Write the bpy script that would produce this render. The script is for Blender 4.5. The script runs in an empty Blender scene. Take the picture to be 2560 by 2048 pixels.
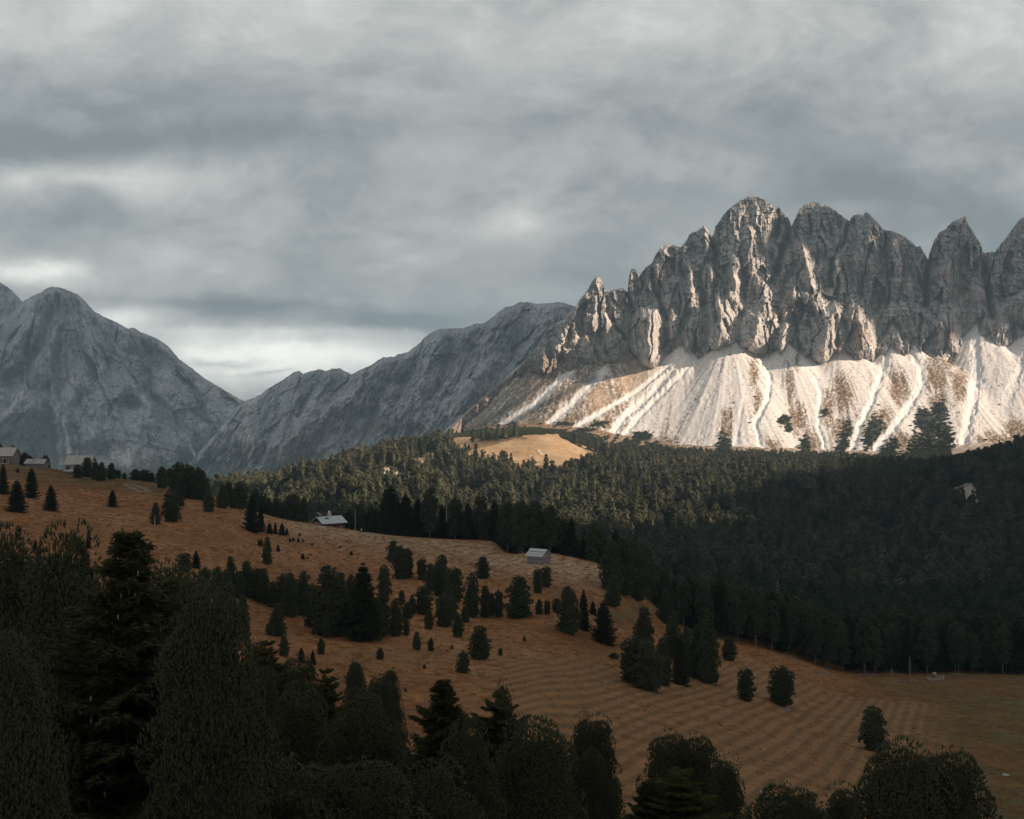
import bpy, math, random
import numpy as np
from mathutils import Vector, Matrix
sc = bpy.context.scene
COL = sc.collection
F = 3000.0; CU = 1280.0; CV = 1024.0        # focal length and centre, in photo pixels (2560 wide)
R = math.radians

# ------------------------------------------------------------------ camera
cam = bpy.data.cameras.new("camera"); co = bpy.data.objects.new("camera", cam); COL.objects.link(co)
co.location = (0, 0, 0); co.rotation_euler = (R(90), 0, 0)
cam.sensor_width = 36; cam.lens = 36 * F / 2560.0; cam.clip_start = 0.5; cam.clip_end = 40000
sc.camera = co

# ------------------------------------------------------------------ sun, exposure
SUN_EL = 20.0; SUN_AZ = 111.0      # azimuth from +Y (view direction) clockwise to the right
S = np.array([math.sin(R(SUN_AZ)) * math.cos(R(SUN_EL)), math.cos(R(SUN_AZ)) * math.cos(R(SUN_EL)), math.sin(R(SUN_EL))])
sl = bpy.data.lights.new("sun", 'SUN'); so = bpy.data.objects.new("sun", sl); COL.objects.link(so)
sl.energy = 5.0; sl.angle = R(0.5); sl.color = (1.0, 0.80, 0.62)
so.rotation_euler = Vector(S).to_track_quat('Z', 'Y').to_euler()
sc.view_settings.view_transform = 'Standard'; sc.view_settings.look = 'None'
sc.view_settings.exposure = 0.66; sc.view_settings.gamma = 1.0

# ------------------------------------------------------------------ node helpers
class NT:
    def __init__(s, tree): s.t = tree; s.n = tree.nodes; s.l = tree.links
    def new(s, ty, **kw):
        n = s.n.new(ty)
        for k, v in kw.items(): setattr(n, k, v)
        return n
    def put(s, sock, v):
        if hasattr(v, 'is_linked') or isinstance(v, bpy.types.NodeSocket): s.l.new(v, sock)
        elif v is not None: sock.default_value = v
    def m(s, op, a, b=None, c=None, clamp=False):
        n = s.new('ShaderNodeMath', operation=op); n.use_clamp = clamp
        s.put(n.inputs[0], a)
        if b is not None: s.put(n.inputs[1], b)
        if c is not None: s.put(n.inputs[2], c)
        return n.outputs[0]
    def vm(s, op, a, b=None):
        n = s.new('ShaderNodeVectorMath', operation=op); s.put(n.inputs[0], a)
        if b is not None: s.put(n.inputs[1], b)
        return n.outputs[0]
    def noise(s, vec, scale, detail=4, rough=0.55, dist=0.0):
        n = s.new('ShaderNodeTexNoise'); s.put(n.inputs['Vector'], vec)
        n.inputs['Scale'].default_value = scale; n.inputs['Detail'].default_value = detail
        n.inputs['Roughness'].default_value = rough; n.inputs['Distortion'].default_value = dist
        return n.outputs['Fac']
    def mix(s, f, a, b, blend='MIX'):
        n = s.new('ShaderNodeMix', data_type='RGBA', blend_type=blend)
        s.put(n.inputs[0], f); s.put(n.inputs[6], a); s.put(n.inputs[7], b); return n.outputs[2]
    def ramp(s, f, lo, hi, a=0.0, b=1.0):
        n = s.new('ShaderNodeMapRange'); s.put(n.inputs[0], f)
        n.inputs[1].default_value = lo; n.inputs[2].default_value = hi
        n.inputs[3].default_value = a; n.inputs[4].default_value = b; return n.outputs[0]
    def comb(s, x, y, z):
        n = s.new('ShaderNodeCombineXYZ'); s.put(n.inputs[0], x); s.put(n.inputs[1], y); s.put(n.inputs[2], z); return n.outputs[0]

# ------------------------------------------------------------------ world: overcast sky with Nishita daylight behind it
w = bpy.data.worlds.new("World"); sc.world = w; w.use_nodes = True
w.node_tree.nodes.clear(); t = NT(w.node_tree)
sky = t.new('ShaderNodeTexSky'); sky.sky_type = 'NISHITA'; sky.sun_disc = False
sky.sun_elevation = R(SUN_EL); sky.sun_rotation = R(SUN_AZ)
bg1 = t.new('ShaderNodeBackground'); t.l.new(sky.outputs[0], bg1.inputs[0]); bg1.inputs[1].default_value = 0.08
tc = t.new('ShaderNodeTexCoord'); sep = t.new('ShaderNodeSeparateXYZ'); t.l.new(tc.outputs['Generated'], sep.inputs[0])
X, Y, Z = sep.outputs
yy = t.m('MAXIMUM', t.m('ABSOLUTE', Y), 0.12)
A = t.m('DIVIDE', X, yy); E = t.m('DIVIDE', Z, yy)
SKY_BLOBS = [(150,60,500,90,.05),(150,345,470,62,-.15),(850,330,380,60,-.09),(1100,450,520,50,-.05),(2350,170,420,110,.06),(150,440,330,34,.15),
 (440,490,130,48,.12),(100,545,250,34,-.05),(1000,610,330,70,.10),(1290,545,110,62,.15),(450,640,250,50,.05),
 (560,762,360,24,-.13),(1010,798,230,28,-.17),(60,690,120,34,.34),(240,800,130,34,.34),(640,905,330,60,.62),(560,917,95,10,-.26),(660,945,60,5,-.2),
 (640,835,420,16,.10),(1500,650,200,110,-.05),(2350,580,420,110,-.13),(1280,-20,2200,150,.11),(2100,470,260,50,-.05),(1700,420,220,50,.05),(250,250,300,40,-.06),(900,180,260,50,-.04),(1560,300,300,40,-.04),(1900,60,200,60,.03),(2080,270,300,60,-.04),(1300,170,300,70,.03)]
wv = t.comb(t.m('MULTIPLY', A, 1.0), t.m('MULTIPLY', E, 1.75), 0.37)
wn1 = t.m('SUBTRACT', t.noise(wv, 5.0, 5, 0.6), 0.5)
wn2 = t.m('SUBTRACT', t.noise(t.vm('ADD', wv, (3.1, 7.7, 1.3)), 7.0, 6, 0.6), 0.5)
A2 = t.m('ADD', A, t.m('MULTIPLY', wn1, 0.11)); E2 = t.m('ADD', E, t.m('MULTIPLY', wn2, 0.045))
tot = None
for (u, v, su, sv, am) in SKY_BLOBS:
    dx = t.m('MULTIPLY', t.m('SUBTRACT', A2, (u - CU) / F), F / su)
    dy = t.m('MULTIPLY', t.m('SUBTRACT', E2, (CV - v) / F), F / sv)
    r2 = t.m('ADD', t.m('MULTIPLY', dx, dx), t.m('MULTIPLY', dy, dy))
    g = t.m('MULTIPLY', t.m('EXPONENT', t.m('MULTIPLY', r2, -1.0)), am)
    tot = g if tot is None else t.m('ADD', tot, g)
n1 = t.m('SUBTRACT', t.noise(wv, 9.0, 7, 0.55, 0.6), 0.5)
n2 = t.m('SUBTRACT', t.noise(t.vm('ADD', wv, (9.1, 2.7, 5.3)), 3.0, 4, 0.5, 0.3), 0.5)
br = t.m('ADD', t.m('ADD', t.m('MULTIPLY', tot, t.m('ADD', t.m('MULTIPLY', n1, 1.8), 1.1)), 0.265), t.m('ADD', t.m('MULTIPLY', n1, 0.26), t.m('MULTIPLY', n2, 0.20)))
# ground half of the world is dark, the zenith slightly dimmer
n3 = t.m('SUBTRACT', t.noise(t.vm('ADD', wv, (4.4, 1.9, 8.3)), 20.0, 6, 0.6, 0.8), 0.5)
br = t.m('ADD', br, t.m('MULTIPLY', n3, 0.13))
n4 = t.noise(t.vm('ADD', wv, (7.4, 3.9, 2.3)), 6.5, 9, 0.62, 0.35)
ms_ = t.new('ShaderNodeMapRange'); ms_.interpolation_type = 'SMOOTHSTEP'; t.put(ms_.inputs[0], n4); ms_.inputs[1].default_value = 0.44; ms_.inputs[2].default_value = 0.60
br = t.m('ADD', br, t.m('MULTIPLY', t.m('SUBTRACT', ms_.outputs[0], 0.5), 0.065))
br = t.m('MAXIMUM', br, 0.12)
cr = t.new('ShaderNodeValToRGB'); t.l.new(br, cr.inputs[0]); el = cr.color_ramp.elements
el[0].position = 0.10; el[0].color = (0.135, 0.155, 0.165, 1)
el[1].position = 0.85; el[1].color = (0.92, 0.92, 0.85, 1)
for p, c in ((0.22, (0.222, 0.238, 0.240, 1)), (0.36, (0.355, 0.361, 0.348, 1)), (0.55, (0.55, 0.56, 0.53, 1))):
    e = el.new(p); e.color = c
low = t.ramp(Z, -0.12, -0.02)
colr = t.mix(low, (0.05, 0.05, 0.05, 1), cr.outputs[0])
bg2 = t.new('ShaderNodeBackground'); t.l.new(colr, bg2.inputs[0]); bg2.inputs[1].default_value = 1.0
ms = t.new('ShaderNodeMixShader'); ms.inputs[0].default_value = 0.96
t.l.new(bg1.outputs[0], ms.inputs[1]); t.l.new(bg2.outputs[0], ms.inputs[2])
wo = t.new('ShaderNodeOutputWorld'); t.l.new(ms.outputs[0], wo.inputs[0])

# ------------------------------------------------------------------ numpy noise
def _hash(ix, iy, seed):
    n = (ix.astype(np.int64) * 374761393 + iy.astype(np.int64) * 668265263 + seed * 982451653) & 0xffffffff
    n = ((n ^ (n >> 13)) * 1274126177) & 0xffffffff
    n = n ^ (n >> 16)
    return n
def perlin(x, y, seed=0):
    xi = np.floor(x); yi = np.floor(y); fx = x - xi; fy = y - yi
    ux = fx * fx * fx * (fx * (fx * 6 - 15) + 10); uy = fy * fy * fy * (fy * (fy * 6 - 15) + 10)
    def g(ox, oy):
        h = _hash(xi + ox, yi + oy, seed) * (2 * np.pi / 4294967296.0)
        return np.cos(h) * (fx - ox) + np.sin(h) * (fy - oy)
    a = g(0, 0); b = g(1, 0); c = g(0, 1); d = g(1, 1)
    return (a * (1 - ux) + b * ux) * (1 - uy) + (c * (1 - ux) + d * ux) * uy
def fbm(x, y, o=4, seed=0, gain=0.5):
    s = 0; a = 1; f = 1
    for i in range(o):
        s = s + a * perlin(x * f, y * f, seed + i * 17); a *= gain; f *= 2.03
    return s
def billow(x, y, o=4, seed=0, gain=0.5):        # rounded tops, sharp creases; 0..~1
    s = 0; a = 1; f = 1; t_ = 0
    for i in range(o):
        s = s + a * np.abs(perlin(x * f, y * f, seed + i * 31)) * 1.8; t_ += a; a *= gain; f *= 2.1
    return s / t_
def facets(x, y, seed=0, th=1.0, tv=0.35, hh=0.5):   # cells of tilted planes: broken rock faces
    xi = np.floor(x); yi = np.floor(y); best = np.full(np.shape(x), 9.0); out = np.zeros(np.shape(x)); k = 1 / 4294967296.0
    for ox in (-1, 0, 1):
        for oy in (-1, 0, 1):
            h1 = _hash(xi + ox, yi + oy, seed) * k; h2 = _hash(xi + ox, yi + oy, seed + 1) * k; h3 = _hash(xi + ox, yi + oy, seed + 2) * k; h4 = _hash(xi + ox, yi + oy, seed + 3) * k
            dx = x - xi - ox - h1; dy = y - yi - oy - h2; d = dx * dx + dy * dy; m = d < best
            best = np.where(m, d, best); out = np.where(m, (h3 - 0.5) * 2 * hh + (h4 - 0.5) * 2 * th * dx + (h3 * 7.7 % 1.0 - 0.5) * 2 * tv * dy, out)
    return out
def sstep(a, b, x):
    t_ = np.clip((x - a) / (b - a), 0, 1); return t_ * t_ * (3 - 2 * t_)
def pdist(u, v, pts):                            # distance to a polyline and parameter along it
    best = np.full(np.shape(u), 1e9)
    for (x0, y0), (x1, y1) in zip(pts[:-1], pts[1:]):
        dx, dy = x1 - x0, y1 - y0; L = dx * dx + dy * dy + 1e-9
        k = np.clip(((u - x0) * dx + (v - y0) * dy) / L, 0, 1)
        d = np.hypot(u - x0 - k * dx, v - y0 - k * dy); best = np.minimum(best, d)
    return best
def pchip(x, y, xq):
    x = np.asarray(x, float); y = np.asarray(y, float)
    one = y.ndim == 1
    if one: y = y[:, None]
    h = np.diff(x)[:, None]; d = np.diff(y, axis=0) / h
    m = np.zeros_like(y)
    w1 = 2 * h[1:] + h[:-1]; w2 = h[1:] + 2 * h[:-1]
    same = d[:-1] * d[1:] > 0
    with np.errstate(divide='ignore', invalid='ignore'):
        hm = (w1 + w2) / (w1 / d[:-1] + w2 / d[1:])
    m[1:-1] = np.where(same, np.nan_to_num(hm), 0); m[0] = d[0]; m[-1] = d[-1]
    xq = np.clip(xq, x[0], x[-1]); i = np.clip(np.searchsorted(x, xq) - 1, 0, len(x) - 2)
    tt = ((xq - x[i]) / (x[i + 1] - x[i]))[:, None]; hh = (x[i + 1] - x[i])[:, None]
    r = ((2*tt**3-3*tt**2+1)*y[i] + (tt**3-2*tt**2+tt)*hh*m[i] + (-2*tt**3+3*tt**2)*y[i+1] + (tt**3-tt**2)*hh*m[i+1])
    return r[:, 0] if one else r

# ------------------------------------------------------------------ mesh helpers
def tag(o, label=None, cat=None, group=None, kind=None):
    if label: o["label"] = label
    if cat: o["category"] = cat
    if group: o["group"] = group
    if kind: o["kind"] = kind
    return o
def raw_mesh(name, V, Fc, mats=(), smooth=False, mi=None, k=None):
    """V (n,3); Fc (m,k) int array"""
    me = bpy.data.meshes.new(name); V = np.asarray(V, np.float32); Fc = np.asarray(Fc, np.int32)
    k = Fc.shape[1]; m = len(Fc)
    me.vertices.add(len(V)); me.vertices.foreach_set('co', V.ravel())
    me.loops.add(m * k); me.loops.foreach_set('vertex_index', Fc.ravel())
    me.polygons.add(m); me.polygons.foreach_set('loop_start', np.arange(0, m * k, k, dtype=np.int32))
    try: me.polygons.foreach_set('loop_total', np.full(m, k, np.int32))
    except Exception: pass
    if mi is not None: me.polygons.foreach_set('material_index', np.asarray(mi, np.int32))
    me.polygons.foreach_set('use_smooth', np.full(m, smooth, bool))
    me.update(calc_edges=True)
    for x in mats: me.materials.append(x)
    return me
def link(name, me, parent=None, loc=None, rz=0):
    o = bpy.data.objects.new(name, me); COL.objects.link(o)
    if parent: o.parent = parent
    if loc is not None: o.location = loc
    if rz: o.rotation_euler = (0, 0, rz)
    return o
def grid_faces(nr, nc):
    i = np.arange(nr * nc).reshape(nr, nc)
    return np.stack([i[:-1, :-1], i[:-1, 1:], i[1:, 1:], i[1:, :-1]], -1).reshape(-1, 4)
def set_col(me, name, C):
    at = me.color_attributes.new(name, 'FLOAT_COLOR', 'POINT')
    C = np.concatenate([C, np.ones((len(C), 1))], 1).astype(np.float32); at.data.foreach_set('color', C.ravel())
def empty(name, loc, rz=0, s=1.0):
    o = bpy.data.objects.new(name, None); COL.objects.link(o); o.location = loc; o.rotation_euler = (0, 0, rz); o.scale = (s, s, s); return o

class MB:                                   # collects shapes into one mesh
    def __init__(s): s.v = []; s.f = []
    def add(s, vs, fs, M=None):
        b = len(s.v)
        for p in vs:
            p = Vector(p); s.v.append(tuple(M @ p) if M is not None else tuple(p))
        s.f += [tuple(i + b for i in f) for f in fs]
    def box(s, x0, x1, y0, y1, z0, z1, M=None):
        s.add([(x0,y0,z0),(x1,y0,z0),(x1,y1,z0),(x0,y1,z0),(x0,y0,z1),(x1,y0,z1),(x1,y1,z1),(x0,y1,z1)],
              [(0,3,2,1),(4,5,6,7),(0,1,5,4),(1,2,6,5),(2,3,7,6),(3,0,4,7)], M)
    def tube(s, p0, p1, r0, r1, n=8):
        p0 = Vector(p0); p1 = Vector(p1); d = (p1 - p0); L = d.length; M = Matrix.Translation(p0) @ d.to_track_quat('Z', 'Y').to_matrix().to_4x4()
        vs = [(r0*math.cos(2*math.pi*i/n), r0*math.sin(2*math.pi*i/n), 0) for i in range(n)] + [(r1*math.cos(2*math.pi*i/n), r1*math.sin(2*math.pi*i/n), L) for i in range(n)]
        fs = [(i, (i+1) % n, n+(i+1) % n, n+i) for i in range(n)] + [tuple(range(n-1, -1, -1)), tuple(range(n, 2*n))]
        s.add(vs, fs, M)
    def rock(s, c, r, seed, sq=0.6):
        rng = random.Random(seed); nu, nv = 9, 6; vs = []; fs = []
        for j in range(nv + 1):
            for i in range(nu):
                th = math.pi * j / nv; ph = 2 * math.pi * i / nu; k = r * (0.72 + 0.5 * rng.random())
                vs.append((c[0] + k*math.sin(th)*math.cos(ph), c[1] + k*math.sin(th)*math.sin(ph), c[2] + k*sq*math.cos(th)))
        for j in range(nv):
            for i in range(nu): fs.append((j*nu+i, (j+1)*nu+i, (j+1)*nu+(i+1) % nu, j*nu+(i+1) % nu))
        s.add(vs, fs)
    def build(s, name, mat, parent=None, loc=None, rz=0):
        me = bpy.data.meshes.new(name); me.from_pydata(s.v, [], s.f); me.materials.append(mat); me.update()
        return link(name, me, parent, loc, rz)

# ------------------------------------------------------------------ materials
def base_mat(name, rough=0.9, spec=0.2):
    m = bpy.data.materials.new(name); m.use_nodes = True; nt = NT(m.node_tree); nt.n.clear()
    b = nt.new('ShaderNodeBsdfPrincipled'); b.inputs['Roughness'].default_value = rough; b.inputs['Specular IOR Level'].default_value = spec
    o = nt.new('ShaderNodeOutputMaterial'); nt.l.new(b.outputs[0], o.inputs[0])
    g = nt.new('ShaderNodeNewGeometry'); return m, nt, b, g.outputs['Position']
def simple(name, c1, c2, scale=3.0, rough=0.85, spec=0.25, stretch=(1, 1, 1), bump=0.3, bd=0.05):
    m = bpy.data.materials.new(name); m.use_nodes = True; nt = NT(m.node_tree); nt.n.clear()
    b = nt.new('ShaderNodeBsdfPrincipled'); b.inputs['Roughness'].default_value = rough; b.inputs['Specular IOR Level'].default_value = spec
    o = nt.new('ShaderNodeOutputMaterial'); nt.l.new(b.outputs[0], o.inputs[0])
    tc = nt.new('ShaderNodeTexCoord'); v = nt.vm('MULTIPLY', tc.outputs['Object'], stretch)
    n = nt.noise(v, scale, 5, 0.65)
    nt.put(b.inputs['Base Color'], nt.mix(nt.ramp(n, 0.3, 0.7), (*c1, 1), (*c2, 1)))
    bp = nt.new('ShaderNodeBump'); bp.inputs['Strength'].default_value = bump; bp.inputs['Distance'].default_value = bd
    nt.l.new(n, bp.inputs['Height']); nt.l.new(bp.outputs[0], b.inputs['Normal']); return m
def planks(name, c1, c2, axis, n_per_m=4.0, rough=0.85):
    m = bpy.data.materials.new(name); m.use_nodes = True; nt = NT(m.node_tree); nt.n.clear()
    b = nt.new('ShaderNodeBsdfPrincipled'); b.inputs['Roughness'].default_value = rough
    o = nt.new('ShaderNodeOutputMaterial'); nt.l.new(b.outputs[0], o.inputs[0])
    tc = nt.new('ShaderNodeTexCoord'); sp = nt.new('ShaderNodeSeparateXYZ'); nt.l.new(tc.outputs['Object'], sp.inputs[0])
    q = {'x': sp.outputs[0], 'y': sp.outputs[1], 'z': sp.outputs[2], 'xy': nt.m('ADD', sp.outputs[0], sp.outputs[1])}[axis]
    k = nt.m('MULTIPLY', q, n_per_m); fr = nt.m('FRACT', k); fl = nt.m('FLOOR', k)
    rnd = nt.new('ShaderNodeTexWhiteNoise'); rnd.noise_dimensions = '1D'; nt.l.new(fl, rnd.inputs['W'])
    nz = nt.noise(tc.outputs['Object'], 2.5, 5, 0.7)
    f = nt.m('ADD', nt.m('MULTIPLY', rnd.outputs[0], 0.6), nt.m('MULTIPLY', nz, 0.5))
    c = nt.mix(f, (*c1, 1), (*c2, 1)); gap = nt.m('GREATER_THAN', nt.m('ABSOLUTE', nt.m('SUBTRACT', fr, 0.5)), 0.42)
    nt.put(b.inputs['Base Color'], nt.mix(gap, c, tuple(x * 0.25 for x in c1) + (1,)))
    return m
def foliage(name, c1, c2, rs=0.5):
    m = bpy.data.materials.new(name); m.use_nodes = True; nt = NT(m.node_tree); nt.n.clear()
    b = nt.new('ShaderNodeBsdfDiffuse'); o = nt.new('ShaderNodeOutputMaterial')
    oi = nt.new('ShaderNodeObjectInfo'); tc = nt.new('ShaderNodeTexCoord')
    n = nt.noise(tc.outputs['Object'], 0.9, 3, 0.6)
    f = nt.m('ADD', nt.m('MULTIPLY', oi.outputs['Random'], rs), nt.m('MULTIPLY', nt.m('SUBTRACT', n, 0.25), 1.0), clamp=True)
    c = nt.mix(f, (*c1, 1), (*c2, 1)); nt.put(b.inputs[0], c)
    tr = nt.new('ShaderNodeBsdfTranslucent'); nt.put(tr.inputs[0], c)
    mx = nt.new('ShaderNodeMixShader'); mx.inputs[0].default_value = 0.2
    nt.l.new(b.outputs[0], mx.inputs[1]); nt.l.new(tr.outputs[0], mx.inputs[2]); nt.l.new(mx.outputs[0], o.inputs[0]); return m
M = {}
M['pine'] = foliage('pine_needles', (0.030, 0.043, 0.025), (0.062, 0.068, 0.034))
M['near_pine'] = foliage('near_pine_needles', (0.036, 0.046, 0.027), (0.064, 0.066, 0.036), 0.3)
M['near_tip'] = foliage('near_pine_pale_tips', (0.085, 0.096, 0.056), (0.125, 0.120, 0.070), 0.3)  # young needles, lightened further to paint the light shoot ends catch
M['tip'] = foliage('pine_pale_tips', (0.062, 0.072, 0.044), (0.100, 0.100, 0.058))  # paler shoot ends: young needles with caught light painted in
M['spruce_tip'] = foliage('spruce_pale_tips', (0.075, 0.084, 0.042), (0.110, 0.104, 0.052))  # some blades young and paler, painting in light on the sprays
M['near_spruce'] = foliage('near_spruce_needles', (0.034, 0.042, 0.023), (0.062, 0.060, 0.030), 0.3)
M['drygrass'] = foliage('dry_grass', (0.26, 0.112, 0.042), (0.44, 0.235, 0.11), 0.0)
M['spruce'] = foliage('spruce_needles', (0.026, 0.038, 0.021), (0.050, 0.056, 0.028))
M['larch'] = foliage('larch_needles', (0.055, 0.062, 0.024), (0.085, 0.080, 0.032))
M['farpine'] = foliage('distant_needles', (0.046, 0.058, 0.036), (0.100, 0.094, 0.056), 0.9)
M['scrub'] = foliage('scrub_needles', (0.050, 0.060, 0.032), (0.085, 0.080, 0.040))
M['bark'] = simple('bark', (0.10, 0.075, 0.058), (0.20, 0.165, 0.14), 6, stretch=(1, 1, 0.25))
M['pale_bark'] = simple('pale_bark', (0.34, 0.32, 0.29), (0.55, 0.52, 0.48), 6, stretch=(1, 1, 0.2))
M['lichen'] = simple('lichen_wood', (0.22, 0.23, 0.21), (0.42, 0.43, 0.40), 9)
M['cone'] = simple('cone_scales', (0.22, 0.12, 0.06), (0.36, 0.22, 0.12), 20)
M['stone'] = simple('white_limestone', (0.38, 0.36, 0.35), (0.62, 0.60, 0.58), 3)
M['shingle'] = planks('grey_shingle', (0.38, 0.34, 0.31), (0.52, 0.47, 0.43), 'x', 2.2)
M['boardroof'] = planks('weathered_roof_boards', (0.24, 0.21, 0.20), (0.52, 0.47, 0.45), 'x', 1.6)
M['hayroof'] = planks('pale_roof_panels', (0.46, 0.45, 0.45), (0.58, 0.57, 0.57), 'y', 0.9)
M['logwall'] = planks('grey_log_wall', (0.13, 0.105, 0.095), (0.30, 0.26, 0.24), 'z', 3.2)
M['vplank'] = planks('grey_upright_planks', (0.18, 0.16, 0.155), (0.48, 0.46, 0.45), 'x', 3.0)
M['haylog'] = planks('weathered_logs', (0.16, 0.13, 0.135), (0.42, 0.36, 0.37), 'z', 3.0)
M['metal'] = simple('grey_metal_roof', (0.40, 0.42, 0.43), (0.47, 0.49, 0.50), 1.5, rough=0.5, spec=0.4)
M['darkwood'] = planks('dark_brown_boards', (0.022, 0.014, 0.012), (0.045, 0.026, 0.022), 'z', 5)
M['redwood'] = planks('dark_red_boards', (0.060, 0.020, 0.017), (0.105, 0.036, 0.03), 'z', 5)
M['white'] = simple('white_paint', (0.66, 0.66, 0.65), (0.8, 0.8, 0.78), 4, rough=0.6)
M['glass'] = simple('window_glass', (0.02, 0.025, 0.03), (0.05, 0.06, 0.065), 2, rough=0.15, spec=0.5)
M['panel'] = simple('dark_panel', (0.04, 0.045, 0.05), (0.08, 0.085, 0.09), 2, rough=0.3)
M['postwood'] = simple('pale_weathered_wood', (0.33, 0.30, 0.27), (0.52, 0.48, 0.44), 8)
M['brush'] = simple('cut_branches', (0.14, 0.115, 0.11), (0.34, 0.30, 0.29), 6)
M['awning'] = simple('pale_board', (0.42, 0.38, 0.34), (0.5, 0.46, 0.42), 3)
# ------------------------------------------------------------------ ground: one sheet from the near bank to the scree below the cliffs
FG = [(4, 'z', -5.0), (12, 'z', -10.5), (30, 'z', -19.5), (60, 'z', -28.0)]
COLS = {
 -1500: FG + [(100,'z',-28),(300,'z',-20),(560,'z',-12),(600,'z',-16),(900,'z',-150),(1500,'z',-350),(3000,'z',-400),(9000,'z',-420)],
 0:    FG + [(100,'v',1924),(200,'v',1500),(300,'v',1342),(400,'v',1248),(500,'v',1190),(560,'v',1160),(580,'v',1160),(650,'z',-60),(900,'z',-220),(1500,'z',-380),(3000,'z',-450),(9000,'z',-460)],
 120:  FG + [(100,'v',1924),(200,'v',1510),(300,'v',1356),(400,'v',1264),(500,'v',1205),(555,'v',1172),(575,'v',1172),(650,'z',-62),(900,'z',-220),(1500,'z',-380),(3000,'z',-450),(9000,'z',-460)],
 250:  FG + [(100,'v',1924),(200,'v',1520),(300,'v',1370),(400,'v',1280),(500,'v',1217),(548,'v',1190),(565,'v',1190),(640,'z',-66),(900,'z',-220),(1500,'z',-360),(3000,'z',-450),(9000,'z',-460)],
 480:  FG + [(100,'v',1920),(200,'v',1540),(300,'v',1395),(400,'v',1298),(470,'v',1250),(520,'v',1222),(535,'v',1222),(600,'z',-66),(800,'z',-160),(1200,'z',-190),(1400,'z',-170),(1700,'z',-240),(3000,'z',-400),(9000,'z',-420)],
 560:  FG + [(100,'v',1930),(190,'v',1590),(290,'v',1420),(390,'v',1315),(450,'v',1272),(500,'v',1250),(515,'v',1250),(600,'z',-68),(800,'z',-125),(1000,'z',-118),(1380,'v',1232),(1440,'v',1228),(1750,'z',-190),(3000,'z',-380),(9000,'z',-400)],
 650:  FG + [(100,'v',1935),(180,'v',1650),(230,'v',1545),(300,'v',1440),(400,'v',1342),(450,'v',1303),(482,'v',1284),(495,'v',1284),(580,'z',-66),(800,'z',-116),(1000,'z',-104),(1400,'v',1215),(1480,'v',1211),(1750,'z',-170),(3000,'z',-350),(9000,'z',-400)],
 800:  FG + [(100,'v',1940),(180,'v',1680),(250,'v',1545),(350,'v',1425),(430,'v',1345),(464,'v',1313),(476,'v',1313),(530,'z',-62),(700,'z',-108),(1000,'z',-100),(1400,'v',1190),(1500,'v',1178),(1800,'z',-140),(3000,'z',-330),(9000,'z',-400)],
 1000: FG + [(100,'v',1960),(170,'v',1720),(250,'v',1560),(350,'v',1440),(430,'v',1368),(472,'v',1342),(484,'v',1342),(530,'z',-66),(700,'z',-110),(1000,'z',-104),(1450,'v',1158),(1650,'v',1128),(1950,'z',-105),(3000,'z',-300),(9000,'z',-400)],
 1130: FG + [(100,'v',1970),(170,'v',1735),(250,'v',1580),(350,'v',1452),(430,'v',1370),(466,'v',1350),(478,'v',1350),(520,'z',-67),(700,'z',-113),(1000,'z',-107),(1400,'v',1188),(1650,'v',1125),(1850,'v',1096),(2100,'v',1086),(2500,'z',-120),(3000,'z',-250),(9000,'z',-400)],
 1220: FG + [(100,'v',1980),(170,'v',1745),(250,'v',1592),(350,'v',1462),(430,'v',1374),(462,'v',1354),(474,'v',1354),(515,'z',-68),(700,'z',-115),(1000,'z',-108),(1400,'v',1196),(1620,'v',1125),(1760,'v',1093),(1860,'v',1090),(2000,'v',1084),(2250,'v',1078),(2800,'z',-40),(9000,'z',-100)],
 1345: FG + [(100,'v',1990),(170,'v',1760),(250,'v',1600),(320,'v',1480),(370,'v',1413),(400,'v',1384),(412,'v',1383),(455,'z',-66),(700,'z',-118),(1000,'z',-112),(1400,'v',1204),(1560,'v',1160),(1740,'v',1086),(1800,'v',1084),(1950,'v',1079),(2250,'v',1072),(2800,'z',-36),(9000,'z',-60)],
 1500: FG + [(130,'v',1970),(180,'v',1800),(260,'v',1620),(330,'v',1490),(368,'v',1425),(388,'v',1412),(400,'v',1412),(440,'z',-72),(700,'z',-125),(1000,'z',-118),(1400,'v',1212),(1580,'v',1165),(1720,'v',1142),(1800,'v',1136),(2000,'v',1112),(2250,'v',1095),(2800,'z',-40),(9000,'z',-60)],
 1700: FG + [(120,'v',2040),(180,'v',1830),(260,'v',1695),(320,'v',1625),(370,'v',1575),(400,'v',1560),(440,'z',-86),(600,'z',-120),(800,'z',-128),(1000,'z',-120),(1400,'v',1215),(1800,'v',1155),(2100,'v',1132),(2800,'z',-78),(9000,'z',-78)],
 1900: FG + [(120,'z',-41),(180,'v',1885),(260,'v',1745),(340,'v',1655),(390,'v',1618),(430,'v',1600),(480,'z',-98),(700,'z',-128),(1000,'z',-125),(1400,'v',1220),(1800,'v',1165),(2100,'v',1138),(2800,'z',-80),(9000,'z',-80)],
 2150: FG + [(130,'z',-46),(220,'v',1885),(300,'v',1775),(380,'v',1702),(440,'v',1668),(520,'z',-112),(800,'z',-135),(1000,'z',-128),(1400,'v',1225),(1800,'v',1170),(2080,'v',1148),(2800,'z',-85),(9000,'z',-85)],
 2560: FG + [(140,'z',-54),(220,'v',1930),(300,'v',1800),(400,'v',1705),(450,'v',1680),(560,'z',-118),(800,'z',-125),(1000,'z',-108),(1400,'v',1150),(1600,'v',1124),(1800,'v',1118),(2100,'v',1122),(2800,'z',-60),(9000,'z',-60)],
 4300: FG + [(140,'z',-60),(300,'z',-80),(450,'z',-98),(800,'z',-100),(1400,'z',-40),(1800,'z',-20),(2800,'z',-20),(9000,'z',-20)],
}
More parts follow.
